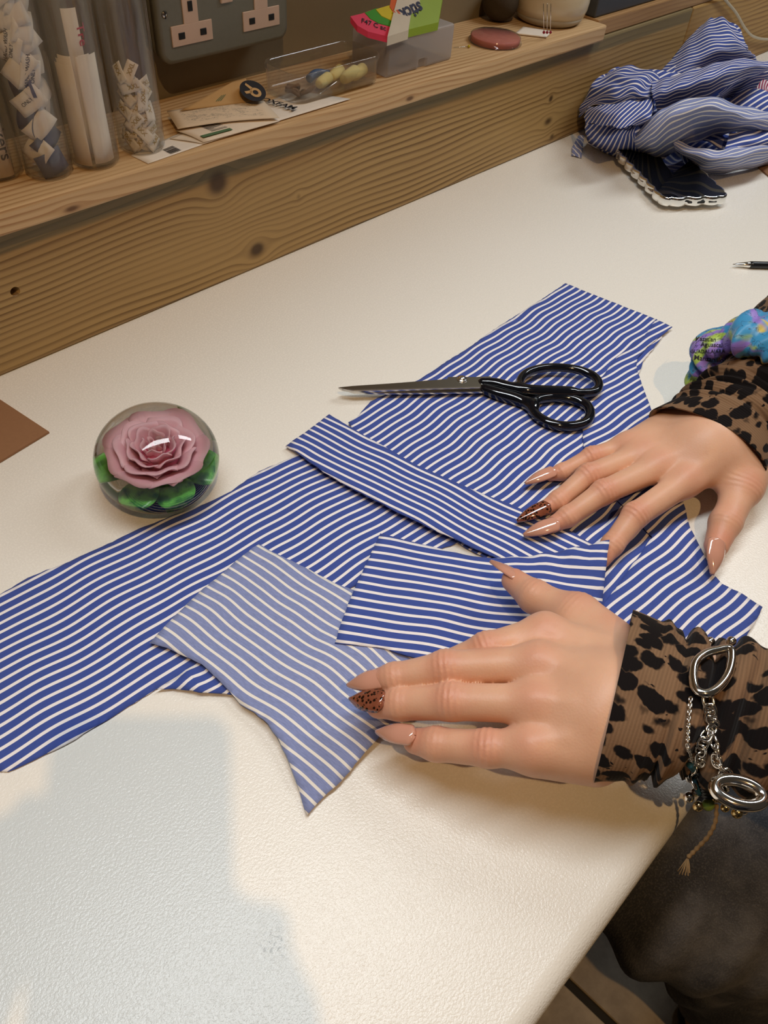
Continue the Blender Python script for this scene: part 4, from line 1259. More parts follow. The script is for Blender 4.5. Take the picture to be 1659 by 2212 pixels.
upright('face_plate', [(rrect(SX0, SX1, SZ0, SZ1, .012), 0.7225), (rrect(SX0, SX1, SZ0, SZ1, .012), 0.716), (rrect(SX0 + .0012, SX1 - .0012, SZ0 + .0012, SZ1 - .0012, .011), 0.7138), (rrect(SX0 + .004, SX1 - .004, SZ0 + .004, SZ1 - .004, .009), 0.7130)], m_plate, so)
for cx in (0.4905, 0.5755):
    ins = wpart('socket_insert', cx - 0.0235, cx + 0.0235, 0.7118, 0.7135, 0.2035, 0.2210, m_wplast, 0.0006)
    wpart('socket_insert', cx - 0.0085, cx + 0.0085, 0.71185, 0.7135, 0.2205, 0.2470, m_wplast, 0.0006)
    for sx, sz, w, h in ((-0.0125, 0.2120, 0.0036, 0.0028), (0.0125, 0.2120, 0.0036, 0.0028), (0.0, 0.2350, 0.0026, 0.0042)):
        wpart('pin_slot', cx + sx - w, cx + sx + w, 0.7112, 0.7122, sz - h, sz + h, m_dark, 0.0003, 1)
wpart('rocker_switch', 0.526, 0.540, 0.7105, 0.7135, 0.232, 0.252, m_wplast, 0.001)
for sx in (0.4625, 0.6035):
    o = link('fixing_screw', lathe([(0, 0.0012), (0.0022, 0.0010), (0.0034, 0.0), (0, 0)], 20), m_steel, so, True)
    o.matrix_world = Matrix.Translation((sx, 0.7130, 0.2315)) @ Matrix.Rotation(math.pi / 2, 4, 'X'); o.location = (sx, 0.7130, 0.2315); o.rotation_euler = (math.pi / 2, 0, 0); to_parent_space(o)
    wpart('screw_slot', sx - 0.0004, sx + 0.0004, 0.7114, 0.7122, 0.2285, 0.2345, m_dark, 0.0)

# upper shelf of the bench, above the frame
o = box('upper_shelf', -0.6, 1.12, 0.432, WALL_Y, 0.800, 0.825, m_shelf_b, None, 0.003)
tag(o, 'upper pine shelf fixed to the wall above the jars', 'shelf')

# clear tubes
m_tube = thin_clear('clear_acrylic_tube', (0.97, 0.97, 0.96, 1), 0.03, (0.85, 0.84, 0.82, 1), 0.04, 0.07)
m_paper = plain('cream_paper', srgb(240, 224, 204), 0.8, 0, 0.05, 90)
m_paper2 = plain('white_paper', srgb(244, 234, 222), 0.8, 0, 0.05, 90)
m_ink = plain('black_ink', srgb(28, 26, 34), 0.7)
m_gold = plain('gold_ink', srgb(176, 146, 64), 0.5)
m_red = plain('red_ink', srgb(190, 52, 70), 0.6)
def jar(x, y, r, h, label):
    o = empty('specimen_jar', (x, y, SH_Z), 0, label, 'jar', 'clear jars along the shelf')
    w = 0.0011
    prof = [(0, 0.0006), (r * 0.72, 0.0006), (r * 0.93, 0.0016), (r, 0.006), (r, h - 0.004), (r + 0.001, h), (r - w + 0.0005, h), (r - w, h - 0.004), (r - w, 0.008), (r * 0.90, 0.0034), (r * 0.7, 0.0024), (0, 0.0024)]
    link('glass_wall', lathe(prof, 64, 'glass_wall'), m_tube, o, True)
    return o
JARS = [(0.2615, 0.6835, 0.0205, 0.24), (0.2955, 0.6600, 0.0195, 0.24), (0.3370, 0.6560, 0.0208, 0.24), (0.3855, 0.6560, 0.0203, 0.24)]
jl = ['clear jar holding a cream card lettered in black ink', 'clear jar packed with folded white fabric-care labels', 'clear jar holding a bundle of long cream paper strips', 'clear jar half filled with small gold-lettered size tags']
for (x, y, r, h), l in zip(JARS, jl): jar(x, y, r, h, l)
def arc_sheet(name, r, a0, a1, z0, z1, mat, n=14, lean=0.0, nz=4, wob=0.0):
    vs, fs = [], []
    for j in range(nz + 1):
        z = z0 + (z1 - z0) * j / nz
        for i in range(n + 1):
            a = a0 + (a1 - a0) * i / n; rr = r + lean * j / nz + wob * math.sin(3 * a + 2.0 * j / nz)
            vs.append((rr * math.cos(a), rr * math.sin(a), z))
    for j in range(nz):
        for i in range(n): fs.append((j * (n + 1) + i, j * (n + 1) + i + 1, (j + 1) * (n + 1) + i + 1, (j + 1) * (n + 1) + i))
    me = mesh_from(vs, fs, name)
    o = link(name, me, mat, None, True); solidify(o, 0.0003); return o
def wrap_text(body, size, x, y, r, ang, z, mat, parent, up=True, name='lettering', rot=math.pi / 2):
    """lettering lying on an upright cylinder of radius r around x, y"""
    o = text_mesh(body, size, None, name, mat, 0.0, None, bold=0.012)
    for v in o.data.vertices:
        tx, ty = v.co.x, v.co.y
        if rot: tx, ty = tx * math.cos(rot) - ty * math.sin(rot), tx * math.sin(rot) + ty * math.cos(rot)
        a = ang + tx / r
        v.co = (x + (r + 0.0002) * math.cos(a), y + (r + 0.0002) * math.sin(a), z + ty)
    o.parent = parent
    if parent: bpy.context.view_layer.update(); to_parent_space(o)
    return o
TOCAM = lambda x, y: math.atan2(-y, -x)
# jar 1: card with the hand-lettered word
x, y, r, h = JARS[0]; a = TOCAM(x, y)
o = arc_sheet('card_label', r - 0.0030, a - 1.25, a + 0.75, 0.0035, 0.20, m_paper); o.location = (x, y, SH_Z)
tag(o, 'cream card hand-lettered in black standing inside a clear jar', 'card')
bpy.context.view_layer.update()
wrap_text('knickers', 0.0140, x, y, r - 0.0027, a + 0.30, SH_Z + 0.064, m_ink, o, rot=-math.pi / 2)
# jar 2: folded care labels
rj = random.Random(21)
def tag_mesh(w, h, bend, fold=0.0):
    vs, fs = [], []
    nx, ny = 6, 4
    for j in range(ny + 1):
        for i in range(nx + 1):
            u = i / nx * 2 - 1; v = j / ny * 2 - 1
            vs.append((u * w / 2, v * h / 2, bend * (u * u) + fold * abs(v)))
    for j in range(ny):
        for i in range(nx): fs.append((j * (nx + 1) + i, j * (nx + 1) + i + 1, (j + 1) * (nx + 1) + i + 1, (j + 1) * (nx + 1) + i))
    return mesh_from(vs, fs, 'paper_tag')
def facing(x, y, a, rad, z, roll, tilt=0.0, yaw=0.0):
    """frame on a jar's inside at azimuth a: normal outward"""
    n = Vector((math.cos(a + yaw), math.sin(a + yaw), tilt)).normalized()
    tx = Vector((-n.y, n.x, 0)).normalized(); ty = n.cross(tx)
    m = frame((x + rad * math.cos(a), y + rad * math.sin(a), z), tx * math.cos(roll) + ty * math.sin(roll), ty * math.cos(roll) - tx * math.sin(roll))
    return m
x, y, r, h = JARS[1]; a = TOCAM(x, y)
spots = [(0.30, 0.013, 0.3), (-0.55, 0.022, 0.9), (0.45, 0.030, 0.7), (0.05, 0.043, 0.75), (-0.75, 0.048, 1.3), (0.55, 0.058, 1.45), (-0.25, 0.062, 0.6), (0.85, 0.068, 0.4), (-0.85, 0.072, 0.2), (0.20, 0.080, 1.3), (-0.35, 0.086, 0.8),
         (0.65, 0.092, 1.6), (-0.60, 0.098, 1.2), (0.05, 0.104, 0.5), (-0.85, 0.110, 0.9), (0.45, 0.114, 1.2), (-0.2, 0.122, 0.3), (0.7, 0.130, 1.0), (-0.5, 0.136, 0.6), (0.1, 0.146, 1.2), (-0.8, 0.150, 0.4), (0.5, 0.158, 0.9)]
m_bluep = plain('blue_printed_paper', srgb(92, 98, 130), 0.8, 0, 0.2, 120)
for i, (da, z, roll) in enumerate(spots):
    me = tag_mesh(rj.uniform(0.022, 0.029), rj.uniform(0.015, 0.021), -0.0034, rj.uniform(-0.002, 0.001))
    o = link('care_label', me, m_bluep if i in (0, 2, 4, 8) else m_paper2, None, True)
    o.matrix_world = facing(x, y, a + da, r - 0.0058 - 0.0012 * (i % 3), SH_Z + z, roll, rj.uniform(-0.2, 0.25))
    solidify(o, 0.0003)
    tag(o, 'folded white fabric-care label inside a clear jar' if i not in (0, 2, 4, 8) else 'blue-grey backed fabric-care label inside a clear jar', 'label', 'care labels in a jar')
    if i in (5, 9, 12):
        text_mesh('HAND WASH\n    ONLY', 0.0042, o, 'lettering', m_ink, 0.0, Matrix.Translation((-0.0095, 0.0012, 0.0006)), bold=0.01)
    if i == 6:
        text_mesh('ONLY', 0.004, o, 'lettering', m_ink, 0.0, Matrix.Translation((-0.006, -0.001, 0.0006)), bold=0.01)
# jar 3: bundle of strips
x, y, r, h = JARS[2]; a = TOCAM(x, y)
for i in range(10):
    rr = r - 0.0034 - 0.00085 * (i % 5)
    if i < 5: a0, a1 = a - 1.20 + 0.10 * i, a - 0.18 - 0.02 * i
    else: a0, a1 = a - 0.02 + 0.05 * (i - 5), a + 1.15 - 0.10 * (i - 5)
    o = arc_sheet('paper_strip', rr, a0, a1, 0.0035 + 0.0004 * i, 0.083 + 0.003 * (i % 3), m_paper if i < 5 else m_paper2, wob=0.0004)
    o.location = (x, y, SH_Z); tag(o, 'long cream paper strip bundled upright in a clear jar', 'paper strip', 'paper strips in a jar')
o = arc_sheet('paper_strip', r - 0.0080, a - 0.30, a + 0.62, 0.010, 0.121, m_paper2); o.location = (x, y, SH_Z)
tag(o, 'tallest paper strip with red lettering rising above its bundle in a clear jar', 'paper strip')
bpy.context.view_layer.update()
wrap_text('Tre', 0.0105, x, y, r - 0.0077, a + 0.45, SH_Z + 0.110, m_red, o, rot=-math.pi / 2)
# jar 4: size tags
x, y, r, h = JARS[3]; a = TOCAM(x, y)
for i in range(26):
    lv = i // 4
    da = [-0.75, -0.2, 0.35, 0.9][i % 4] + rj.uniform(-0.2, 0.2)
    z = 0.009 + lv * 0.0095 + rj.uniform(-0.002, 0.002)
    me = tag_mesh(rj.uniform(0.015, 0.019), 0.0095, -0.0006)
    o = link('size_tag', me, m_paper if i % 3 else m_paper2, None, True)
    o.matrix_world = facing(x, y, a + da, r - 0.0062 - 0.0016 * (i % 3), SH_Z + z, rj.choice((0.4, 0.9, 1.2, 2.2, 2.6)) + rj.uniform(-0.2, 0.2), rj.uniform(-0.1, 0.5))
    solidify(o, 0.0003)
    tag(o, 'small cream size tag with gold lettering piled in a clear jar', 'size tag', 'size tags in a jar')
    text_mesh('XXL', 0.0052, o, 'lettering', m_gold, 0.0, Matrix.Translation((-0.002, -0.002, 0.0005)), bold=0.02)

# papers
def paper(name, pts, mat, label, cat='paper', n=10, thick=0.00025, curl=0.0):
    """pts: four corners (u, v, z); bilinear sheet"""
    A, B, C_, D_ = [T(*p) for p in pts]
    vs, fs = [], []
    for j in range(n + 1):
        for i in range(n + 1):
            s, t = i / n, j / n
            p = A.lerp(B, s).lerp(D_.lerp(C_, s), t); p.z += curl * math.sin(math.pi * s) * math.sin(math.pi * (0.2 + 0.8 * t))
            vs.append(p)
    for j in range(n):
        for i in range(n): fs.append((j * (n + 1) + i, j * (n + 1) + i + 1, (j + 1) * (n + 1) + i + 1, (j + 1) * (n + 1) + i))
    me = mesh_from(vs, fs, name)
    ul = me.uv_layers.new(name='UVMap')
    for lp in me.loops:
        k = lp.vertex_index; ul.data[lp.index].uv = ((k % (n + 1)) / n, (k // (n + 1)) / n)
    if sum(p.normal.z for p in me.polygons) < 0: me.flip_normals()
    o = link(name, me, mat, None, True); solidify(o, thick, 1.0)
    return tag(o, label, cat)
def on_paper(o, pts, uvs, mat, name, lift=0.0005):
    """flat print: polygon given in the sheet's 0..1 frame"""
def bil(pts, s, t):
    A, B, C_, D_ = [T(*p) for p in pts]
    return A.lerp(B, s).lerp(D_.lerp(C_, s), t)
def print_quads(o, pts, quads, mat, name, lift=0.0006):
    vs, fs = [], []
    for q in quads:
        k = len(vs)
        for s, t in q: vs.append(bil(pts, s, t) + Vector((0, 0, lift)))
        fs.append(tuple(range(k, k + len(q))))
    me = mesh_from(vs, fs, name)
    for p in me.polygons: pass
    return link(name, me, mat, o)
def bars(s0, s1, t0, t1, n, seed=1):
    rb = random.Random(seed); out = []; s = s0
    while s < s1:
        w = (s1 - s0) / n * rb.uniform(0.3, 0.9)
        out.append([(s, t0), (s + w, t0), (s + w, t1), (s, t1)]); s += w + (s1 - s0) / n * rb.uniform(0.4, 0.9)
    return out
Z = SH_Z
P1 = [(283, 336, Z + .0004), (320, 354, Z + .0004), (486, 296, Z + .0004), (430, 268, Z + .0004)]
p1 = paper('paper_card', P1, m_paper2, 'white card with a barcode under the jar of size tags', 'card')
print_quads(p1, P1, bars(0.50, 0.92, 0.30, 0.44, 12, 3), m_ink, 'barcode')
P2 = [(366, 300, Z + .0012), (440, 311, Z + .0012), (757, 214, Z + .0014), (640, 196, Z + .0014)]
p2 = paper('leaflet', P2, m_paper2, 'white leaflet with bold black lettering under the clear tray', 'leaflet', curl=0.0012)
ob = T(561, 217, Z + .0045); oe = T(640, 240, Z + .0045)
text_mesh('OXFAM', 0.0120, None, 'lettering', m_ink, 0.0, frame(ob + Vector((0, 0, 0.0008)), oe - ob, Vector((0, 0, 1)).cross(oe - ob)), bold=0.03).parent = p2
P3 = [(380, 283, Z + .003), (440, 308, Z + .0022), (604, 262, Z + .003), (560, 240, Z + .006)]
p3 = paper('leaflet', P3, m_paper, 'folded cream leaflet with a barcode and a green line', 'leaflet', curl=0.002)
print_quads(p3, P3, bars(0.15, 0.65, 0.22, 0.42, 14, 5), m_ink, 'barcode', 0.0022)
m_greenl = plain('green_print', srgb(88, 120, 84), 0.7)
print_quads(p3, P3, [[(0.72, 0.05), (0.86, 0.05), (0.86, 0.42), (0.72, 0.42)]], m_greenl, 'green_line', 0.0022)
g = G('engraved_print'); P = g.coord('UV'); u, v, _ = g.sep(P)
n = g.noise(P, 7, 6, 0.75, 1.2); n2 = g.noise(P, 26, 4, 0.7)
ink = (n2 - 0.5).abs().smooth(0.0, 0.05)
inside_ = u.smooth(0.08, 0.14) * (1.0 - u.smooth(0.84, 0.92)) * v.smooth(0.1, 0.2) * (1.0 - v.smooth(0.8, 0.95))
f = (1.0 - ink) * n.smooth(0.45, 0.58) * inside_
g.set(Base_Color=g.mix(f * 0.85, srgb(228, 208, 182), srgb(66, 62, 58)), Roughness=0.8)
P4 = [(360, 240, Z + .008), (384, 279, Z + .006), (604, 255, Z + .007), (566, 216, Z + .012)]
P4 = [(384, 279, Z + .006), (604, 255, Z + .006), (566, 214, Z + .013), (360, 240, Z + .008)]
p4 = paper('engraved_slip', P4, g.m, 'cream paper slip with a fine engraved landscape drawing', 'paper', curl=0.003)
m_kraft = plain('tan_kraft_paper', srgb(206, 168, 116), 0.85, 0, 0.05, 120)
P5 = [(388, 240, Z + .010), (572, 216, Z + .013), (530, 170, Z + .026), (500, 178, Z + .024)]
p5 = paper('paper_bag', P5, m_kraft, 'tan paper bag with a round black emblem leaning at the wall', 'paper bag')
# round emblem: dark disc, pale ring and a pale stroke
ec = T(546, 197, Z + .021); ex_ = (T(566, 206, Z + .018) - ec); ey_ = (T(534, 178, Z + .026) - ec)
em = frame(ec, ex_, ey_)
def disc(r0, r1, c, n=40):
    vs, fs = [], []
    for i in range(n):
        a = 2 * math.pi * i / n
        vs += [(c[0] + r0 * math.cos(a), c[1] + r0 * math.sin(a), 0), (c[0] + r1 * math.cos(a), c[1] + r1 * math.sin(a), 0)]
    for i in range(n):
        j = (i + 1) % n; fs.append((2 * i, 2 * i + 1, 2 * j + 1, 2 * j))
    return vs, fs
def flat(name, vf, mat, parent, m, lift):
    me = mesh_from(vf[0], vf[1], name); me.transform(m @ Matrix.Translation((0, 0, lift)))
    o = link(name, me, mat, parent); return o
flat('emblem_disc', disc(0.0, 0.0130, (0, 0)), m_ink, p5, em, 0.0006)
flat('emblem_ring', disc(0.0028, 0.0058, (0.003, -0.001)), m_kraft, p5, em, 0.0010)
flat('emblem_stroke', ([(-0.001, 0.003, 0), (-0.009, 0.0052, 0), (-0.009, 0.0025, 0), (-0.0015, -0.0005, 0), (-0.007, -0.006, 0), (-0.0045, -0.0078, 0), (0.0005, -0.0035, 0)], [(0, 1, 2, 3), (3, 4, 5, 6)]), m_kraft, p5, em, 0.0010)
rl = random.Random(5)
print_quads(p5, P5, [[(0.36 + 0.03 * k, 0.18), (0.375 + 0.03 * k, 0.18), (0.375 + 0.03 * k, 0.18 + rl.uniform(0.12, 0.3)), (0.36 + 0.03 * k, 0.42)] for k in range(3)], m_greenl, 'small_print', 0.0008)

# clear open tray with foam plugs
m_tray = thin_clear('clear_tray_plastic', (0.95, 0.94, 0.92, 1), 0.05, (0.75, 0.73, 0.70, 1), 0.05, 0.05)
tx0, tx1, ty0, ty1 = 0.560, 0.685, 0.642, 0.700
tr = empty('clear_tray', ((tx0 + tx1) / 2, (ty0 + ty1) / 2, SH_Z + 0.0016), 0, 'open clear plastic tray of yellow rolled foam plugs, standing on the leaflet', 'tray')
def rr2(inset, r):
    return rrect(-(tx1 - tx0) / 2 + inset, (tx1 - tx0) / 2 - inset, -(ty1 - ty0) / 2 + inset, (ty1 - ty0) / 2 - inset, r, 8)
TH = 0.029
lv = [(rr2(0.004, 0.012), 0.0002), (rr2(0.001, 0.014), 0.003), (rr2(0.0, 0.015), TH * 0.8), (rr2(-0.0008, 0.0158), TH * 0.82), (rr2(-0.0012, 0.0162), TH), (rr2(0.0006, 0.0144), TH), (rr2(0.0012, 0.0138), TH * 0.8), (rr2(0.0022, 0.0128), 0.004), (rr2(0.006, 0.010), 0.0016)]
loft(lv, 'tray_shell', m_tray, tr)
m_foam = plain('yellow_foam', srgb(240, 226, 150), 0.9, 0, 0.06, 260, 0.15)
fp = [((0.660, 0.660), (0.632, 0.650), 0.0062, 0.0105), ((0.676, 0.664), (0.650, 0.655), 0.0062, 0.0085), ((0.655, 0.678), (0.632, 0.668), 0.0058, 0.0078), ((0.628, 0.668), (0.606, 0.660), 0.0058, 0.0078)]
fl = ['yellow foam plug lying across another in the clear tray', 'yellow foam plug at the tray end beside the frosted box', 'yellow foam plug at the back of the clear tray', 'yellow foam plug beside the blue clip in the clear tray']
for ((ax_, ay_), (bx_, by_), r, zc), fl_ in zip(fp, fl):
    a_ = Vector((ax_, ay_, SH_Z + 0.003 + zc)); b_ = Vector((bx_, by_, SH_Z + 0.003 + zc - 0.001))
    L_ = (b_ - a_).length
    me = lathe([(0, 0), (r * 0.85, 0.0), (r, 0.0012), (r * 1.0, L_ * 0.7), (r * 0.8, L_ * 0.95), (r * 0.6, L_), (0, L_)], 24)
    me.transform(Matrix.Translation(a_) @ Vector((0, 0, 1)).rotation_difference(b_ - a_).to_matrix().to_4x4())
    tag(link('foam_plug', me, m_foam, None, True), fl_, 'foam plug', 'foam plugs in the tray')
m_bp = plain('blue_plastic', srgb(74, 100, 142), 0.5)
o = link('plastic_clip', tube_mesh(catmull([(0.612, 0.682, SH_Z + .008), (0.625, 0.684, SH_Z + .011), (0.640, 0.681, SH_Z + .008)], 6), 0.0042, 10), m_bp); tag(o, 'blue plastic clip in the clear tray behind the foam plugs', 'clip')
m_brw = plain('brown_scrap', srgb(124, 90, 52), 0.9, 0, 0.2, 90, 0.2)
for i, (sx, sy, s) in enumerate(((0.573, 0.662, 0.010), (0.582, 0.672, 0.009), (0.586, 0.656, 0.008))):
    pts_ = [Vector((sx + s * math.cos(k * 1.3 + i) * rl.uniform(0.5, 1), sy + s * 0.8 * math.sin(k * 1.3 + i) * rl.uniform(0.5, 1), SH_Z + 0.006 + 0.002 * k % 0.008)) for k in range(7)]
    tag(link('cord_scrap', tube_mesh(catmull(pts_, 5), 0.0019, 8), m_brw), 'tangled brown cord scrap in the clear tray', 'cord', 'cord scraps in the tray')
axis_lathe([(0, 0), (0.0006, 0.001), (0.0006, 0.03), (0, 0.034)], Vector((0.596, 0.650, SH_Z + .0040)), Vector((0.95, 0.1, 0.22)).normalized(), 'needle', m_chrome, tag(empty('sewing_needle', (0.596, 0.650, SH_Z + .004)), 'steel sewing needle in the clear tray', 'needle'))

# frosted box and sticky notes
m_frost = thin_clear('frosted_plastic', (0.80, 0.79, 0.80, 1), 0.50, (0.78, 0.76, 0.78, 1), 0.25)
fx0, fx1, fy0, fy1, fz1 = 0.700, 0.812, 0.651, 0.708, 0.1875
fb = empty('frosted_box', ((fx0 + fx1) / 2, (fy0 + fy1) / 2, SH_Z), 0, 'frosted plastic box with a thumb notch, sticky notes on top', 'box')
bm = box_bm(bmesh.new(), -(fx1 - fx0) / 2, (fx1 - fx0) / 2, -(fy1 - fy0) / 2, (fy1 - fy0) / 2, 0.0004, fz1 - SH_Z, 0.003, 3)
o = link('box_shell', bm_mesh(bm, 'shell', False), m_frost, fb)
cutb = box('cutter', fx0 + 0.052, fx0 + 0.068, fy0 - 0.01, fy0 + 0.004, SH_Z - 0.01, SH_Z + 0.011, None, None, 0.003, 3)
md = o.modifiers.new('notch', 'BOOLEAN'); md.object = cutb; md.operation = 'DIFFERENCE'
bpy.context.view_layer.update()
me2 = bpy.data.meshes.new_from_object(o.evaluated_get(bpy.context.evaluated_depsgraph_get()))
o.modifiers.clear(); o.data = me2; bpy.data.objects.remove(cutb)
m_in = plain('dim_box_contents', srgb(150, 128, 96), 0.8)
tag(link('thread_card', bm_mesh(box_bm(bmesh.new(), 0.735, 0.765, 0.664, 0.690, SH_Z + .0035, SH_Z + .018, 0.003), 'card'), m_in), 'tan card dimly seen inside the frosted box', 'card')
st = empty('sticky_notes', (0.745, 0.68, fz1), 0, 'pack of neon sticky notes in a green and white wrapper on the frosted box', 'sticky notes')
# the pack lies tilted: its plane rises to the wall
pz = lambda p: fz1 + 0.004 + max(0, (p.y - fy0)) * 0.75
def PLN_(u, v, lift=0.0):
    z = fz1 + 0.01
    for _ in range(30):
        p = T(u, v, z); z = 0.5 * z + 0.5 * (pz(p) + lift)
    return T(u, v, z)
def slab(name, pts, mat, lift, th, parent):
    top = [PLN_(u, v, lift) for u, v in pts]
    n = len(top); vs = [tuple(p) for p in top] + [(p.x, p.y, p.z - th) for p in top]
    fs = [tuple(range(n)), tuple(range(n, 2 * n))[::-1]] + [(i, n + i, n + (i + 1) % n, (i + 1) % n) for i in range(n)]
    me = mesh_from(vs, fs, name); bm = bmesh.new(); bm.from_mesh(me); bmesh.ops.recalc_face_normals(bm, faces=bm.faces); bm.to_mesh(me); bm.free()
    o = link(name, me, mat, parent); to_parent_space(o); return o
neon = dict(pink=plain('neon_pink_paper', srgb(232, 62, 100), 0.7), green=plain('neon_green_paper', srgb(60, 150, 24), 0.7), yellow=plain('neon_yellow_paper', srgb(214, 196, 24), 0.7), orange=plain('neon_orange_paper', srgb(218, 98, 30), 0.7),
            lime=plain('lime_card', srgb(146, 176, 40), 0.5), white=plain('white_card', srgb(214, 204, 186), 0.5))
slab('pink_notes', [(757, 35), (772, 55), (795, 68), (838, 79), (850, 40), (800, 22), (783, 29)], neon['pink'], 0.0, 0.006, st)
slab('green_notes', [(788, 27), (800, 40), (818, 50), (845, 57), (850, 20), (812, 18)], neon['green'], 0.0006, 0.0006, st)
slab('yellow_notes', [(812, 20), (824, 34), (846, 44), (856, 10), (838, 12)], neon['yellow'], 0.0012, 0.0006, st)
slab('orange_notes', [(842, 14), (848, 24), (858, 10), (880, -40), (850, -40)], neon['orange'], 0.0018, 0.0006, st)
slab('wrapper_cover', [(880, 64), (947, 48), (962, -40), (895, -40)], neon['lime'], 0.0022, 0.008, st)
slab('wrapper_band', [(837, 79), (882, 65), (888, 30), (908, 14), (904, -40), (868, -40), (852, 20)], neon['white'], 0.0030, 0.009, st)
m_navy = plain('navy_print', srgb(30, 34, 72), 0.6)
m_ored = plain('orange_red_print', srgb(206, 92, 50), 0.6)
def print_word(word, p0, p1, size, mat, lift=0.0036, shear=0.0, bold=0.03, nm='lettering'):
    a_, b_ = PLN_(*p0, lift), PLN_(*p1, lift)
    e = (b_ - a_).normalized(); nrm = Vector((0, -0.6, 0.8))
    o = text_mesh(word, size, None, nm, mat, 0.0, frame(a_, e, nrm.cross(e)), shear=shear, bold=bold)
    o.parent = st; to_parent_space(o); return o
bpy.context.view_layer.update()
print_word('stick', (906, 3), (870, 18), 0.0200, m_navy, shear=0.2)
print_word("'n", (866, 20), (852, 24), 0.0200, m_ored)
slab('print_block', [(846, 60), (865, 53), (867, 59), (848, 66)], m_ored, 0.0034, 0.0002, st)
print_word('F47 C ac', (780, 48), (834, 66), 0.0085, m_ink, 0.0009, 0.2, 0.01, 'handwriting')

# pin, pink disc, packet, ceramic dish with pins, dark ball, grey box
def pin(a, b, mat, label, cat='pin', r=0.0004, hr=0.0019, group=None):
    a = Vector(a); b = Vector(b)
    e = empty('glass_head_pin', a, 0, label, cat, group)
    o = link('shaft', tube_mesh([a, b], r, 8), m_chrome, e); to_parent_space(o)
    h = lathe([(0, -hr), (hr * .7, -hr * .7), (hr, 0), (hr * .7, hr * .7), (0, hr)], 16); h.transform(Matrix.Translation(b))
    o = link('head', h, mat, e, True); to_parent_space(o); return e
m_yel = plain('yellow_glass_head', srgb(206, 190, 50), 0.15); m_redh = plain('red_glass_head', srgb(150, 30, 48), 0.15)
pin(T(980, 103, SH_Z + .0006), T(1013, 100, SH_Z + .0019), m_yel, 'yellow-headed pin lying on the shelf beside the frosted box')
dc = T(1070, 84, SH_Z + 0.004)
pk = empty('pink_compact', (dc.x, dc.y, SH_Z), 0, 'flat round pink disc with a clear rim lying on the shelf', 'disc')
g = G('pink_chalk'); P = g.coord(); g.set(Base_Color=g.mix(g.noise(P, 120, 4), srgb(176, 92, 84), srgb(206, 124, 110)), Roughness=0.6)
link('pink_core', lathe([(0, 0.0078), (0.0300, 0.0078), (0.0312, 0.0070), (0.0312, 0.0012), (0, 0.0012)], 48), g.m, pk, True)
link('clear_rim', lathe([(0, 0.0005), (0.0335, 0.0005), (0.0340, 0.0012), (0.0340, 0.0022), (0.0318, 0.0024), (0.0318, 0.0084), (0.0312, 0.0088), (0, 0.0088)], 48), m_tray, pk, True)
potc = Vector((1.050, 0.682, SH_Z))
q0 = T(1118, 80, SH_Z + .0008); 
sheetp = [(1112, 74, Z + .0008), (1180, 82, Z + .0008), (1192, 70, Z + .0008), (1130, 60, Z + .0008)]
paper('paper_packet', sheetp, m_paper2, 'small white paper packet beside the ceramic pin dish', 'packet', thick=0.0015)
m_cer = G('cream_glaze').set(Base_Color=srgb(206, 190, 160), Roughness=0.18).m
m_base = plain('bare_clay_band', srgb(176, 164, 144), 0.5)
pot = empty('pin_dish', potc, 0, 'cream glazed round dish full of pins on the shelf', 'dish')
pr = 0.050
link('bowl', lathe([(0, 0.0105), (pr * .86, 0.0105), (pr * 0.95, 0.0105), (pr, 0.018), (pr * 1.02, 0.028), (pr * .98, 0.042), (pr * .93, 0.050), (pr * .88, 0.052), (pr * .86, 0.048), (pr * .90, 0.030), (pr * .8, 0.020), (0, 0.018)], 64), m_cer, pot, True)
link('foot', lathe([(0, 0.0005), (pr * .78, 0.0005), (pr * .88, 0.004), (pr * .945, 0.0104), (0, 0.0104)], 64), m_base, pot, True)
for i in range(22):
    a_ = rl.uniform(0, 6.28); d_ = rl.uniform(0.0, 0.035)
    p_ = potc + Vector((d_ * math.cos(a_), d_ * math.sin(a_), 0.022 + rl.uniform(0, 0.018)))
    b_ = rl.uniform(0, 6.28); q_ = p_ + Vector((0.028 * math.cos(b_), 0.028 * math.sin(b_), rl.uniform(0.008, 0.016)))
    v_ = Vector((q_.x - potc.x, q_.y - potc.y, 0))
    if v_.length > 0.046: q_ = Vector((potc.x + v_.x / v_.length * 0.042, potc.y + v_.y / v_.length * 0.042, max(q_.z, potc.z + 0.056)))
    pin(p_, q_, m_yel if i % 2 else m_redh, 'yellow-headed pin heaped in the ceramic dish' if i % 2 else 'red-headed pin heaped in the ceramic dish', group='pins in the dish')
for k, u in enumerate((1172, 1180, 1188)):
    top = W(u + 2, 8, potc.y - 0.052); bot = W(u + 3 - k, 70, potc.y - 0.052)
    bot.z = max(bot.z, SH_Z + 0.002)
    pin(top, bot, m_redh, 'pin hanging head down against the outside of the ceramic dish', group='pins hanging on the dish')
bl = lathe([(0.024 * math.cos(t), 0.022 + 0.0218 * math.sin(t)) for t in [R_(-90 + 180 * k / 16) for k in range(17)]], 32)
o = link('pin_cushion', bl, plain('dark_brown_felt', srgb(66, 54, 38), 0.95, 0, 0.1, 200, 0.3), None, True); o.location = (0.985, 0.718, SH_Z); tag(o, 'dark brown felt ball by the wall behind the pin dish', 'ball')
g3 = T(1285, 40, SH_Z + .002)
gb = empty('storage_box', (g3.x + 0.12, g3.y + 0.045, SH_Z + .002), 0, 'dark slate-grey box on the set-back shelf', 'box')
m_slate = plain('slate_grey_board', srgb(70, 72, 76), 0.6, 0, 0.05, 60)
box('box_body', -0.12, 0.16, -0.045, 0.05, 0.0004, 0.060, m_slate, gb, 0.002)
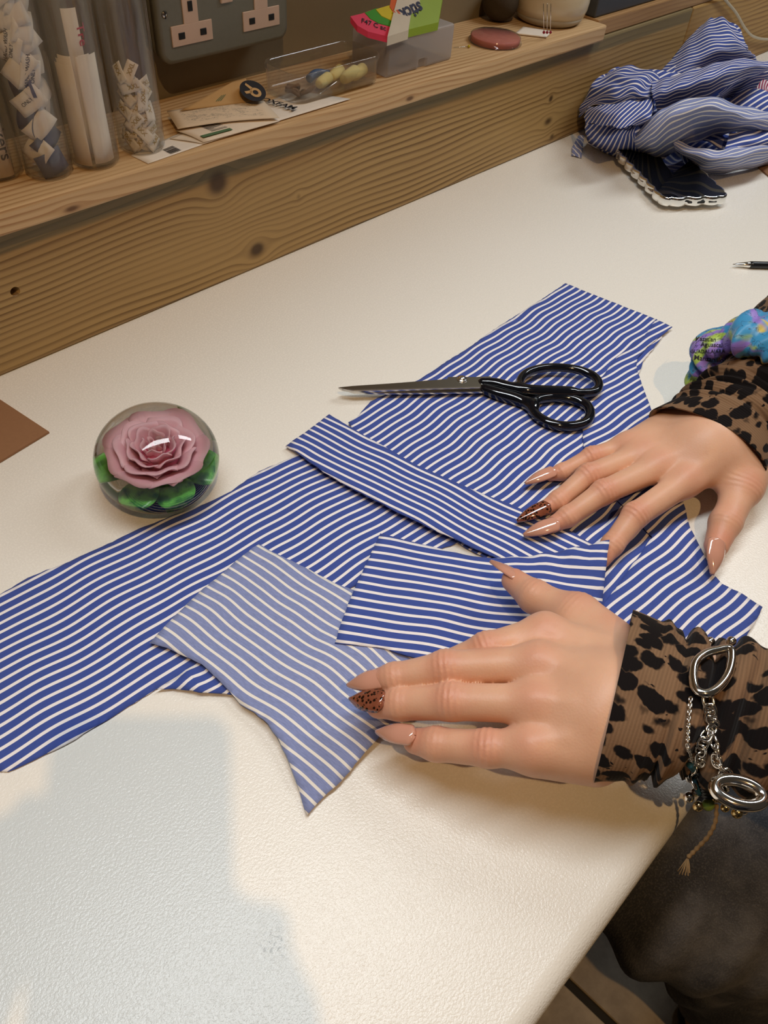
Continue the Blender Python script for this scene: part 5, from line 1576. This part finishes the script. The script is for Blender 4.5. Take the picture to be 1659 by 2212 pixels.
box('lid', -0.122, 0.162, -0.047, 0.052, 0.060, 0.078, m_slate, gb, 0.002)
# cable
m_cab = plain('white_cable_sheath', srgb(190, 180, 160), 0.5)
cp = [W(1520, -60, 0.6285), W(1567, 0, 0.6285), W(1590, 28, 0.6285), W(1610, 62, 0.628), W(1630, 80, 0.628), W(1665, 84, 0.628), W(1720, 70, 0.628)]
tag(link('power_cable', tube_mesh(catmull(cp, 8), 0.0022, 10), m_cab), 'thin white cable hanging in a loop against the timber', 'cable')
# ------------------------------------------------------------------ printing and laying things onto a surface
from mathutils.bvhtree import BVHTree
CAMP = Vector((0, 0, CAM_H))
def tree_of(o):
    bpy.context.view_layer.update()
    dg = bpy.context.evaluated_depsgraph_get(); ev = o.evaluated_get(dg); me = ev.to_mesh()
    mw = o.matrix_world
    t = BVHTree.FromPolygons([mw @ v.co for v in me.vertices], [tuple(p.vertices) for p in me.polygons])
    ev.to_mesh_clear(); return t
def hit(tree, u, v, z=None):
    d = Vector(ray(u, v)).normalized()
    loc, n, _, _ = tree.ray_cast(CAMP, d)
    if loc is None:
        return (T(u, v, z if z is not None else 0.05), Vector((0, 0, 1)))
    if n.dot(d) > 0: n = -n
    return loc, n
def print_onto(o, tree, word, p0, p1, mat, name='lettering', lift=0.0004, bold=0.01, shear=0.0, hscale=1.0, parent=None):
    t = text_mesh(word, 1.0, None, name, mat, 0.0, None, bold=bold, shear=shear)
    xs = [v.co.x for v in t.data.vertices]; x0, x1 = min(xs), max(xs)
    e = Vector((p1[0] - p0[0], p1[1] - p0[1])); k = e.length / (x1 - x0); e.normalize(); nn = Vector((e.y, -e.x))
    for v in t.data.vertices:
        q = Vector(p0) + e * ((v.co.x - x0) * k) + nn * (v.co.y * k * hscale)
        loc, n = hit(tree, q.x, q.y); v.co = loc + n * lift
    t.parent = parent or o; bpy.context.view_layer.update(); to_parent_space(t)
    return t

# ------------------------------------------------------------------ map-print scrunchie on the right sleeve
g = G('map_print_satin')
uv = g.t.nodes.new('ShaderNodeUVMap'); uv.uv_map = 'cloth'; u, v, _ = g.sep(uv.outputs[0])
P2_ = g.comb(u, v, 0.0)
n1 = g.noise(P2_, 20, 3, 0.6, 0.6); n2 = g.noise(g.comb(u + 4.0, v, 2.0), 24, 3, 0.6); n3 = g.noise(P2_, 160, 3)
sec = u / (2 * math.pi * 0.042)
c = g.mix(n1, srgb(28, 118, 172), srgb(70, 160, 206))
c = g.mix(n2.smooth(0.50, 0.55), c, srgb(140, 112, 196))
c = g.mix(g.noise(g.comb(u + 9.0, v, 5.0), 26, 3).smooth(0.54, 0.58), c, srgb(168, 196, 84))
c = g.mix(g.noise(g.comb(u + 1.0, v + 3.0, 8.0), 22, 3).smooth(0.57, 0.61), c, srgb(196, 172, 50))
river = (g.noise(P2_, 60, 4, 0.6) - 0.5).abs()
c = g.mix((1.0 - river.smooth(0.003, 0.010)) * 0.7, c, srgb(24, 34, 60))
g.set(Base_Color=c, Roughness=0.42); g.b.inputs['Sheen Weight'].default_value = 0.2
g.bump(g.noise(P2_, 130, 3), 0.2, 0.001)
m_map = g.m
sd = 0.096
ac = Vector(cc) + nd2 * sd
wU = sw2.copy(); bU = hb(sw2, nd2, 1.0)
vs, fs, uvs = [], [], []
NT, NP = 220, 40
for i in range(NT + 1):
    th = 2 * math.pi * i / NT
    rad = wU * math.cos(th) * 0.052 + bU * math.sin(th) * 0.047
    er = rad.normalized()
    puff = 0.0195 * (1 + 0.16 * math.sin(7 * th + 0.6) + 0.10 * math.sin(13 * th + 1.0))
    for j in range(NP + 1):
        ph_ = 2 * math.pi * j / NP
        cre = abs(math.sin(5.5 * th + 0.5 * math.sin(ph_) + 0.4)) ** 0.45
        w = puff * (0.72 + 0.36 * cre + 0.08 * math.sin(9 * th + 2.0 * ph_) + 0.08 * math.sin(23 * th - 3 * ph_))
        p = ac + rad + er * (math.cos(ph_) * w * 0.78) + nd2 * (math.sin(ph_) * w * 1.25 + 0.004 * math.sin(3 * th))
        vs.append(p); uvs.append((th * 0.050, ph_ * 0.02))
N_ = NP + 1
for i in range(NT):
    for j in range(NP): fs.append((i * N_ + j, i * N_ + j + 1, (i + 1) * N_ + j + 1, (i + 1) * N_ + j))
me = mesh_from(vs, fs, 'scrunchie'); ul = me.uv_layers.new(name='cloth')
for lp in me.loops: ul.data[lp.index].uv = uvs[lp.vertex_index]
scr = empty('scrunchie', ac, 0, 'puffy map-print scrunchie in blue, purple, green and yellow round the sleeve', 'scrunchie')
ring = link('ruffle', me, m_map, scr, True); to_parent_space(ring)
tr_ = tree_of(ring)
for w_, a_, b_ in (('Manzanillo', (1500, 777), (1562, 783)), ('GUADALAJARA', (1492, 763), (1566, 762)), ('Aguascal', (1514, 748), (1560, 750)), ('Mazatlan', (1503, 736), (1546, 738))):
    print_onto(ring, tr_, w_, a_, b_, m_ink, parent=ring)

# ------------------------------------------------------------------ silver charm bracelet over the left sleeve
m_silver = G('silver').set(Base_Color=(0.90, 0.87, 0.82, 1), Metallic=1.0, Roughness=0.12).m
br = empty('bracelet', T(1530, 1560, .09), 0, 'silver charm bracelet of chains, a heart ring and a twine tail over the leopard sleeve', 'bracelet')
tl = tree_of(sleeveL)
def on(u, v, off=0.003, z=0.055):
    loc, n = hit(tl, u, v, z)
    return loc + n * off, n
def ring_path(pts, r, name, off=0.004, closed=True, mat=None, z=0.055):
    Q = [on(p[0], p[1], off, p[2] if len(p) > 2 else z)[0] for p in pts]
    # keep the ring a stiff, slightly lifted loop
    o = link(name, tube_mesh(catmull(Q, 6, closed), r, 12, closed), mat or m_silver, br); to_parent_space(o); return o
HR = [(1497, 1458), (1503, 1430), (1524, 1412), (1552, 1404), (1577, 1402), (1580, 1430), (1570, 1462), (1548, 1488), (1524, 1498), (1503, 1488)]
hq = [on(u_, v_, 0.004) for u_, v_ in HR]
hn = sum((q[1] for q in hq), Vector()).normalized(); hc = sum((q[0] for q in hq), Vector()) / len(hq) + hn * 0.003
def on_plane(u_, v_):
    d = Vector(ray(u_, v_)); return CAMP + d * ((hc - CAMP).dot(hn) / d.dot(hn))
o = link('heart_ring', tube_mesh(catmull([on_plane(*p) for p in HR], 6, True), 0.0023, 14, True), m_silver, br); to_parent_space(o)
def link_mesh(L_, W_, r):
    pts = []
    for k in range(24):
        a_ = 2 * math.pi * k / 24
        pts.append((L_ / 2 * math.copysign(abs(math.cos(a_)) ** 0.8, math.cos(a_)), W_ / 2 * math.copysign(abs(math.sin(a_)) ** 0.8, math.sin(a_)), 0))
    return tube_mesh(pts, r, 8, True, 'chain_link')
def chain(pts, L_, W_, r, off=0.003, name='chain_link', z=0.055):
    Q = [on(p[0], p[1], off, p[2] if len(p) > 2 else z) for p in pts]
    C_ = catmull([q[0] for q in Q], 30); Nn = catmull([q[1] for q in Q], 30)
    me = link_mesh(L_, W_, r); me.materials.append(m_silver)
    s = 0.0; last = None; k = 0; acc = 0.0
    for i in range(1, len(C_)):
        acc += (C_[i] - C_[i - 1]).length
        if acc >= L_ * 0.62:
            acc = 0.0
            t_ = (C_[i] - C_[i - 1]).normalized(); n_ = Nn[i].normalized()
            sd_ = n_.cross(t_)
            ey_ = sd_ if k % 2 == 0 else n_
            ey_ = (ey_ + (n_ if k % 2 == 0 else sd_) * 0.45)
            o = bpy.data.objects.new(name, me); col.objects.link(o); o.parent = br
            o.matrix_world = frame(C_[i], t_, ey_)
            o.matrix_parent_inverse = br.matrix_world.inverted()
            m_ = frame(C_[i], t_, ey_); o.matrix_basis = m_
            k += 1
chain([(1522, 1500), (1520, 1525), (1527, 1548), (1537, 1568), (1546, 1590), (1550, 1615), (1553, 1645), (1560, 1668), (1570, 1688)], 0.0072, 0.0056, 0.00085)
chain([(1494, 1508), (1491, 1545), (1490, 1580), (1488, 1612), (1490, 1638)], 0.0026, 0.0020, 0.0005, 0.002)
chain([(1535, 1560), (1518, 1585), (1506, 1610), (1500, 1640), (1502, 1665), (1510, 1690)], 0.0066, 0.0052, 0.0008)
for (u_, v_) in ((1548, 1394), (1571, 1397)):
    q_, n_ = on(u_, v_, 0.004); h = lathe([(0.0028 * math.cos(t), 0.0028 * math.sin(t)) for t in [R_(-90 + 20 * k) for k in range(10)]], 18); h.transform(Matrix.Translation(q_))
    o = link('toggle_ball', h, m_silver, br, True); to_parent_space(o)
# oval disc ring and dangling charms at the lower edge of the sleeve
zc = 0.092
oc = T(1596, 1712, zc)
pts = [T(1596 + 52 * math.cos(t) + 6 * math.sin(t), 1712 + 27 * math.sin(t) + 9 * math.cos(t), zc) for t in [2 * math.pi * k / 20 for k in range(20)]]
o = link('oval_ring', tube_mesh(catmull(pts, 3, True), 0.0031, 14, True), m_silver, br); to_parent_space(o)
m_bead = plain('dark_ribbed_bead', srgb(36, 38, 40), 0.2, 0.4)
ba, bb = T(1514, 1652, 0.072), T(1534, 1712, 0.054)
Lb = (bb - ba).length
prof = [(0, 0)]
for k in range(9):
    z_ = Lb * (k + 0.5) / 9; prof += [(0.0046, z_ - Lb / 26), (0.0058, z_), (0.0046, z_ + Lb / 26)]
prof += [(0, Lb)]
axis_lathe(prof, ba, (bb - ba).normalized(), 'ribbed_bead', m_bead, br)
m_brass = G('brass').set(Base_Color=(0.72, 0.56, 0.28, 1), Metallic=1.0, Roughness=0.2).m
m_grn = plain('green_glass_bead', srgb(120, 140, 60), 0.1); m_tq = plain('teal_thread', srgb(20, 74, 92), 0.7)
for (u_, v_, r_, mm_) in ((1530, 1738, 0.0034, m_grn), (1508, 1742, 0.0028, m_brass), (1548, 1722, 0.0030, m_brass), (1592, 1756, 0.0030, m_brass), (1488, 1722, 0.0030, m_silver), (1500, 1712, 0.0024, m_silver), (1606, 1750, 0.0026, m_silver), (1566, 1745, 0.0024, m_brass)):
    h = lathe([(r_ * math.cos(t), r_ * 1.2 * math.sin(t)) for t in [R_(-90 + 20 * k) for k in range(10)]], 16); h.transform(Matrix.Translation(T(u_, v_, 0.046)))
    o = link('charm_bead', h, mm_, br, True); to_parent_space(o)
o = link('teal_thread', tube_mesh(catmull([on(1493, 1645, .003)[0], on(1494, 1665, .003)[0], T(1500, 1690, .062), T(1512, 1715, .054)], 6), 0.0016, 8), m_tq, br); to_parent_space(o)
m_twine = plain('tan_twine', srgb(158, 128, 88), 0.9, 0, 0.15, 500, 0.3)
tw = [T(1548, 1738, .046), T(1545, 1775, .038), T(1530, 1806, .028), T(1506, 1832, .016), T(1486, 1852, .008)]
o = link('twine_tail', tube_mesh(catmull(tw, 8), lambda s: 0.0011 + 0.0003 * math.sin(s * 60), 8), m_twine, br); to_parent_space(o)
for k in range(9):
    e_ = T(1486 - 22 + k * 3.2, 1852 + 30 + (k * 7) % 13, 0.0 + 0.001 * k)
    o = link('twine_strand', tube_mesh([tw[-1], tw[-1].lerp(e_, 0.5) + Vector((0.0005 * (k % 3 - 1), 0, 0)), e_], 0.00035, 6), m_twine, br); to_parent_space(o)

# ------------------------------------------------------------------ crumpled striped shirt
def zc_(x, y): return (1220 + x / 3.779, 20 + y / 3.779)
shirt = empty('striped_shirt', T(1450, 300, 0), 0, 'crumpled blue and white striped shirt heaped against the timber', 'shirt')
m_red_st = stripe_mat('red_stripe_tape', srgb(150, 50, 84), srgb(214, 206, 210), 0.5)
def crc(p0, p1, p2, p3, t):
    return 0.5 * ((2 * p1) + (p2 - p0) * t + (2 * p0 - 5 * p1 + 4 * p2 - p3) * t * t + (3 * p1 - p0 - 3 * p2 + p3) * t ** 3)
def patch(name, rows, mat, across='t', shear=0.0, nu=14, seed=0.0, wob=0.0012, phase=0.0, tight=1.0, fan=0.0):
    K = [[np.array(T(*zc_(x, y), z)) for x, y, z in r] for r in rows]
    for r in K:
        for p in r:
            if p[1] > YB - 0.004: p[1] = YB - 0.004
    nr, nc = len(K), len(K[0])
    def line(P, n):
        out = []
        m = len(P)
        for i in range(m - 1):
            a = P[i - 1] if i else 2 * P[i] - P[i + 1]; d = P[i + 2] if i + 2 < m else 2 * P[i + 1] - P[i]
            for k in range(n): out.append(crc(a, P[i], P[i + 1], d, k / n))
        out.append(P[-1]); return out
    rws = [line(r, nu) for r in K]
    cols = [line([rws[j][i] for j in range(nr)], nu) for i in range(len(rws[0]))]
    n, m = len(cols), len(cols[0])
    A = np.array(cols)                                  # n x m x 3
    du = np.linalg.norm(np.diff(A, axis=0), axis=2).mean(); dv = np.linalg.norm(np.diff(A, axis=1), axis=2).mean()
    vs, uvs, fs = [], [], []
    for i in range(n):
        for j in range(m):
            s = i * du; t = j * dv
            w = wob * (math.sin(s * 130 + t * 60 + seed) + 0.6 * math.sin(t * 190 - s * 70 + seed * 2))
            p = A[i, j] + np.array([0, -0.3 * w, w]); p[2] = max(p[2], 0.0006)
            vs.append(p)
            c = (t + s * shear) if across == 't' else (s + t * shear)
            c = c * tight * 0.78 + fan * s * t + 0.0008 * math.sin(s * 60 + seed) 
            uvs.append((s if across == 't' else t, c / PER + phase))
    for i in range(n - 1):
        for j in range(m - 1): fs.append((i * m + j, (i + 1) * m + j, (i + 1) * m + j + 1, i * m + j + 1))
    me = mesh_from(vs, fs, name); ul = me.uv_layers.new(name='weave')
    for lp in me.loops: ul.data[lp.index].uv = uvs[lp.vertex_index]
    o = link(name, me, mat, shirt, True); to_parent_space(o); solidify(o, 0.0006, 0.0)
    return o
patch('shirt_tail', [[(740, 548, .070), (950, 520, .085), (1250, 440, .092), (1570, 416, .085)], [(860, 420, .085), (1050, 370, .105), (1290, 330, .115), (1520, 350, .10)], [(980, 270, .10), (1110, 215, .118), (1310, 200, .128), (1485, 290, .112)], [(1120, 130, .112), (1200, 72, .125), (1300, 72, .128), (1405, 165, .118)]], m_blue, 't', -0.25, seed=0.4)
patch('shirt_front', [[(705, 600, .090), (850, 552, .098), (1100, 480, .108), (1350, 412, .112), (1690, 425, .105)], [(716, 690, .098), (880, 640, .110), (1120, 565, .120), (1380, 470, .125), (1690, 470, .112)], [(752, 835, .075), (950, 775, .084), (1180, 705, .092), (1400, 600, .102), (1660, 500, .092)]], m_blue, 't', 0.0, seed=1.4, tight=0.95)
patch('collar', [[(150, 640, .045), (270, 436, .074), (345, 495, .080), (520, 462, .090), (650, 492, .090), (800, 565, .080)], [(98, 690, .050), (230, 600, .078), (350, 560, .088), (500, 530, .104), (640, 575, .102), (725, 620, .090)], [(100, 790, .042), (250, 715, .068), (400, 690, .088), (520, 665, .096), (630, 690, .094), (720, 740, .082)], [(112, 870, .028), (220, 800, .055), (400, 790, .074), (560, 765, .082), (680, 745, .084), (740, 830, .078)]], m_blue, 't', 0.18, seed=2.0, wob=0.002)
patch('cuff', [[(190, 790, .060), (350, 782, .082), (560, 748, .092), (722, 742, .088)], [(165, 860, .050), (330, 850, .080), (540, 830, .090), (705, 880, .084)], [(170, 940, .045), (330, 945, .068), (480, 968, .076), (620, 930, .074)]], m_blue, 's', 0.8, seed=3.0)
patch('sleeve', [[(170, 930, .045), (330, 950, .060), (480, 970, .066), (600, 940, .064)], [(170, 1020, .026), (320, 1060, .046), (480, 1030, .056), (570, 1010, .058)], [(190, 1085, .002), (330, 1165, .002), (500, 1192, .003), (640, 1215, .004)]], m_blue, 's', 0.35, seed=4.0)
patch('shirt_back', [[(600, 1000, .055), (720, 870, .085), (880, 775, .098), (1180, 712, .104), (1480, 800, .088), (1700, 835, .080)], [(560, 1080, .042), (700, 1000, .074), (880, 860, .100), (1200, 800, .110), (1450, 860, .094), (1700, 900, .082)], [(600, 1150, .020), (740, 1100, .052), (925, 985, .076), (1200, 915, .076), (1470, 920, .082), (1700, 965, .072)], [(640, 1212, .003), (800, 1205, .020), (985, 1110, .040), (1180, 1060, .040), (1380, 1010, .055), (1700, 1045, .052)]], m_back, 't', 0.12, seed=5.0, tight=0.7)
patch('shirt_inside', [[(920, 895, .070), (1120, 920, .066), (1370, 915, .066)], [(945, 990, .050), (1120, 1000, .048), (1360, 1010, .052)], [(985, 1060, .040), (1150, 1080, .040), (1300, 1150, .044)]], m_blue, 't', 0.0, seed=6.0)
patch('hem', [[(885, 1070, .054), (1100, 1130, .052), (1280, 1150, .054), (1450, 1110, .055), (1700, 1070, .054)], [(890, 1115, .048), (1080, 1205, .044), (1280, 1235, .046), (1480, 1195, .048), (1700, 1145, .048)], [(940, 1165, .036), (1120, 1290, .016), (1300, 1298, .018), (1500, 1268, .022), (1700, 1215, .022)], [(1010, 1205, .0220), (1150, 1332, .0015), (1300, 1338, .0015), (1500, 1302, .0015), (1700, 1262, .0015)]], m_back, 't', 0.05, seed=7.0)
patch('placket', [[(1250, 690, .086), (1430, 560, .094), (1700, 490, .085)], [(1300, 720, .058), (1490, 690, .050), (1700, 640, .050)], [(1480, 760, .048), (1580, 790, .045), (1700, 800, .044)]], m_blue, 't', 0.1, seed=8.0)
patch('neck_tape', [[(1520, 735, .062), (1600, 590, .070), (1700, 595, .068)], [(1560, 775, .058), (1640, 690, .062), (1700, 690, .062)]], m_red_st, 't', 0.9, seed=9.0)
patch('shirt_side', [[(1345, 1005, .060), (1500, 995, .066), (1700, 945, .070)], [(1330, 1080, .058), (1500, 1080, .060), (1700, 1050, .062)], [(1290, 1175, .050), (1480, 1135, .052), (1700, 1110, .052)]], m_blue, 't', 0.2, seed=10.0)
# the bulk of the garment inside the heap
blobs = [(350, 750, .030, .040), (500, 800, .040, .040), (700, 760, .045, .042), (950, 700, .050, .042), (1250, 600, .055, .042), (1150, 330, .070, .030), (1300, 260, .085, .026), (1300, 1000, .020, .030), (1500, 900, .035, .040), (1600, 700, .030, .030), (450, 1050, .020, .030), (760, 1010, .026, .026), (1080, 1120, .022, .022), (1250, 1190, .016, .018), (1550, 1130, .020, .024)]
BC = [(np.array(T(*zc_(x, y), z)), r) for x, y, z, r in blobs]
for p, r in BC: p[1] = min(p[1], YB - r - 0.004)
def fheap(P):
    d = None
    for c_, r in BC:
        q = rcone(P, c_, c_ + [0.001, 0, 0], r, r); d = q if d is None else smin(d, q, 0.02)
    return np.maximum(d + 0.0015 * np.sin(P[..., 0] * 160 + P[..., 1] * 90), 0.001 - P[..., 2])
AA = np.array([c_ for c_, _ in BC])
lo = AA.min(0) - 0.06; hi = AA.max(0) + 0.06; lo[2] = -0.003
V, Q = sdf_mesh(fheap, lo, hi, 0.004, 1)
me = mesh_from(V.tolist(), Q.tolist(), 'bulk'); ul = me.uv_layers.new(name='weave')
for lp in me.loops:
    p = V[lp.vertex_index]; ul.data[lp.index].uv = (float(p[0]), float((p[1] * 0.8 + p[2] * 0.6) / PER))
o = link('shirt_body', me, m_blue, shirt, True); to_parent_space(o)
# ------------------------------------------------------------------ the photographer, behind and beside the lens
cr, cu, cb = CR[:, 0], CR[:, 1], CR[:, 2]
def CV(x, y, z): return np.array([0, 0, CAM_H]) + cr * x + cu * y + cb * z
cphone = empty('camera_phone', CV(0, 0, 0.006), 0, 'dark smartphone held upright by the photographer over the worktop', 'phone')
PX0, PX1, PY0, PY1 = -0.066, 0.017, -0.135, 0.017
pts2 = rrect(PX0, PX1, PY0, PY1, 0.011, 8)
vs, fs = [], []; n = len(pts2)
for z_ in (0.005, 0.0135): vs += [tuple(CV(x, y, z_)) for x, y in pts2]
fs = [tuple(range(n)), tuple(range(n, 2 * n))[::-1]] + [(k, n + k, n + (k + 1) % n, (k + 1) % n) for k in range(n)]
me = mesh_from(vs, fs, 'phone_body'); bm = bmesh.new(); bm.from_mesh(me); bmesh.ops.recalc_face_normals(bm, faces=bm.faces); bm.to_mesh(me); bm.free()
o = link('phone_body', me, m_dark, cphone); to_parent_space(o)
pts3 = rrect(PX0 + .003, PX1 - .003, PY0 + .003, PY1 - .003, 0.009, 8)
me = mesh_from([tuple(CV(x, y, 0.0138)) for x, y in pts3], [tuple(range(n))], 'screen')
o = link('screen', me, m_screen, cphone); to_parent_space(o)
phg = empty('photographer', (-0.12, -0.52, FLOOR_Z), 0, 'standing person in a dark jumper holding the camera phone over the worktop', 'person')
shp = np.array([-0.14, -0.50, 0.42]); hed = np.array([-0.12, -0.40, 0.66]); hpp = np.array([-0.14, -0.56, -0.05])
pax = np.array([unit(np.array([0.9, -0.35, 0])), unit(np.array([0.35, 0.9, 0])), [0, 0, 1.0]])
def fphot(P):
    d = ellipsoid(P, hed, pax, (0.075, 0.092, 0.115))
    d = smin(d, rcone(P, shp, hed - [0, 0.02, 0.08], 0.055, 0.05), 0.03)
    for s, hx, hy in ((-1, -0.084, -0.070), (1, 0.030, -0.105)):
        w = CV(hx, hy, 0.020); el = shp + pax[0] * 0.22 * s + np.array([0, 0.10, -0.24])
        d2 = rcone(P, w, CV(hx * 1.2, hy - 0.06, 0.05), 0.024, 0.026)
        d2 = smin(d2, rcone(P, CV(hx * 1.2, hy - 0.06, 0.05), el, 0.026, 0.036), 0.02)
        d2 = smin(d2, rcone(P, el, shp + pax[0] * 0.16 * s, 0.040, 0.05), 0.02)
        for k in range(4):
            d2 = smin(d2, rcone(P, CV(hx + 0.006 * s, hy + 0.012 * k, 0.016), CV(hx - 0.024 * s, hy + 0.012 * k, 0.0185), 0.0085, 0.007), 0.006)
        d2 = smin(d2, rcone(P, CV(hx, hy + 0.01, 0.022), CV(hx - 0.015 * s, hy + 0.050, 0.020), 0.010, 0.008), 0.008)
        d = np.minimum(d, d2)
    return d
V, Q = sdf_mesh(fphot, [-0.5, -0.75, 0.05], [0.25, 0.06, 0.80], 0.0065, 1)
me = mesh_from(V.tolist(), Q.tolist(), 'body')
keep = V[:, 1] < 0.5
o = link('body', me, m_skin, phg, True); to_parent_space(o)
m_jump = plain('dark_jumper', srgb(46, 48, 58), 0.9, 0, 0.1, 200, 0.2)
def fjump(P):
    d = ellipsoid(P, shp * 0.55 + hpp * 0.45, pax, (0.17, 0.11, 0.30))
    d = smin(d, rcone(P, shp - pax[0] * 0.16, shp + pax[0] * 0.16, 0.062, 0.062), 0.06)
    for s, hx, hy in ((-1, -0.084, -0.070), (1, 0.030, -0.105)):
        el = shp + pax[0] * 0.22 * s + np.array([0, 0.10, -0.24])
        w = CV(hx * 1.2, hy - 0.06, 0.05)
        d = smin(d, rcone(P, w * 0.85 + el * 0.15, el, 0.034, 0.046), 0.02)
        d = smin(d, rcone(P, el, shp + pax[0] * 0.16 * s, 0.050, 0.060), 0.03)
    d = smin(d, ellipsoid(P, hpp, pax, (0.17, 0.13, 0.12)), 0.05)
    return np.maximum(d, -rcone(P, shp + [0, 0.0, 0.05], hed, 0.060, 0.06))
V, Q = sdf_mesh(fjump, [-0.5, -0.78, -0.20], [0.25, 0.02, 0.60], 0.009, 1)
o = link('jumper', mesh_from(V.tolist(), Q.tolist(), 'jumper'), m_jump, phg, True); to_parent_space(o)
def ftrou(P):
    d = None
    for s in (-1, 1):
        h_ = hpp + pax[0] * 0.085 * s - [0, 0, 0.06]
        q = rcone(P, h_, h_ + np.array([0, 0.02, -0.60]), 0.095, 0.06); d = q if d is None else smin(d, q, 0.02)
    return d
V, Q = sdf_mesh(ftrou, [-0.5, -0.85, FLOOR_Z - 0.02], [0.25, -0.25, 0.05], 0.010, 1)
V[:, 2] = np.maximum(V[:, 2], FLOOR_Z + 0.001)
o = link('trousers', mesh_from(V.tolist(), Q.tolist(), 'trousers'), m_jean, phg, True); to_parent_space(o)
def fhair2(P):
    d = ellipsoid(P, hed + [0, -0.02, 0.02], pax, (0.088, 0.100, 0.112))
    return np.maximum(d, -ellipsoid(P, hed + pax[1] * 0.09 - [0, 0, 0.04], pax, (0.066, 0.085, 0.10)))
V, Q = sdf_mesh(fhair2, hed - 0.16, hed + 0.16, 0.008, 1)
o = link('hair', mesh_from(V.tolist(), Q.tolist(), 'hair'), m_hair, phg, True); to_parent_space(o)
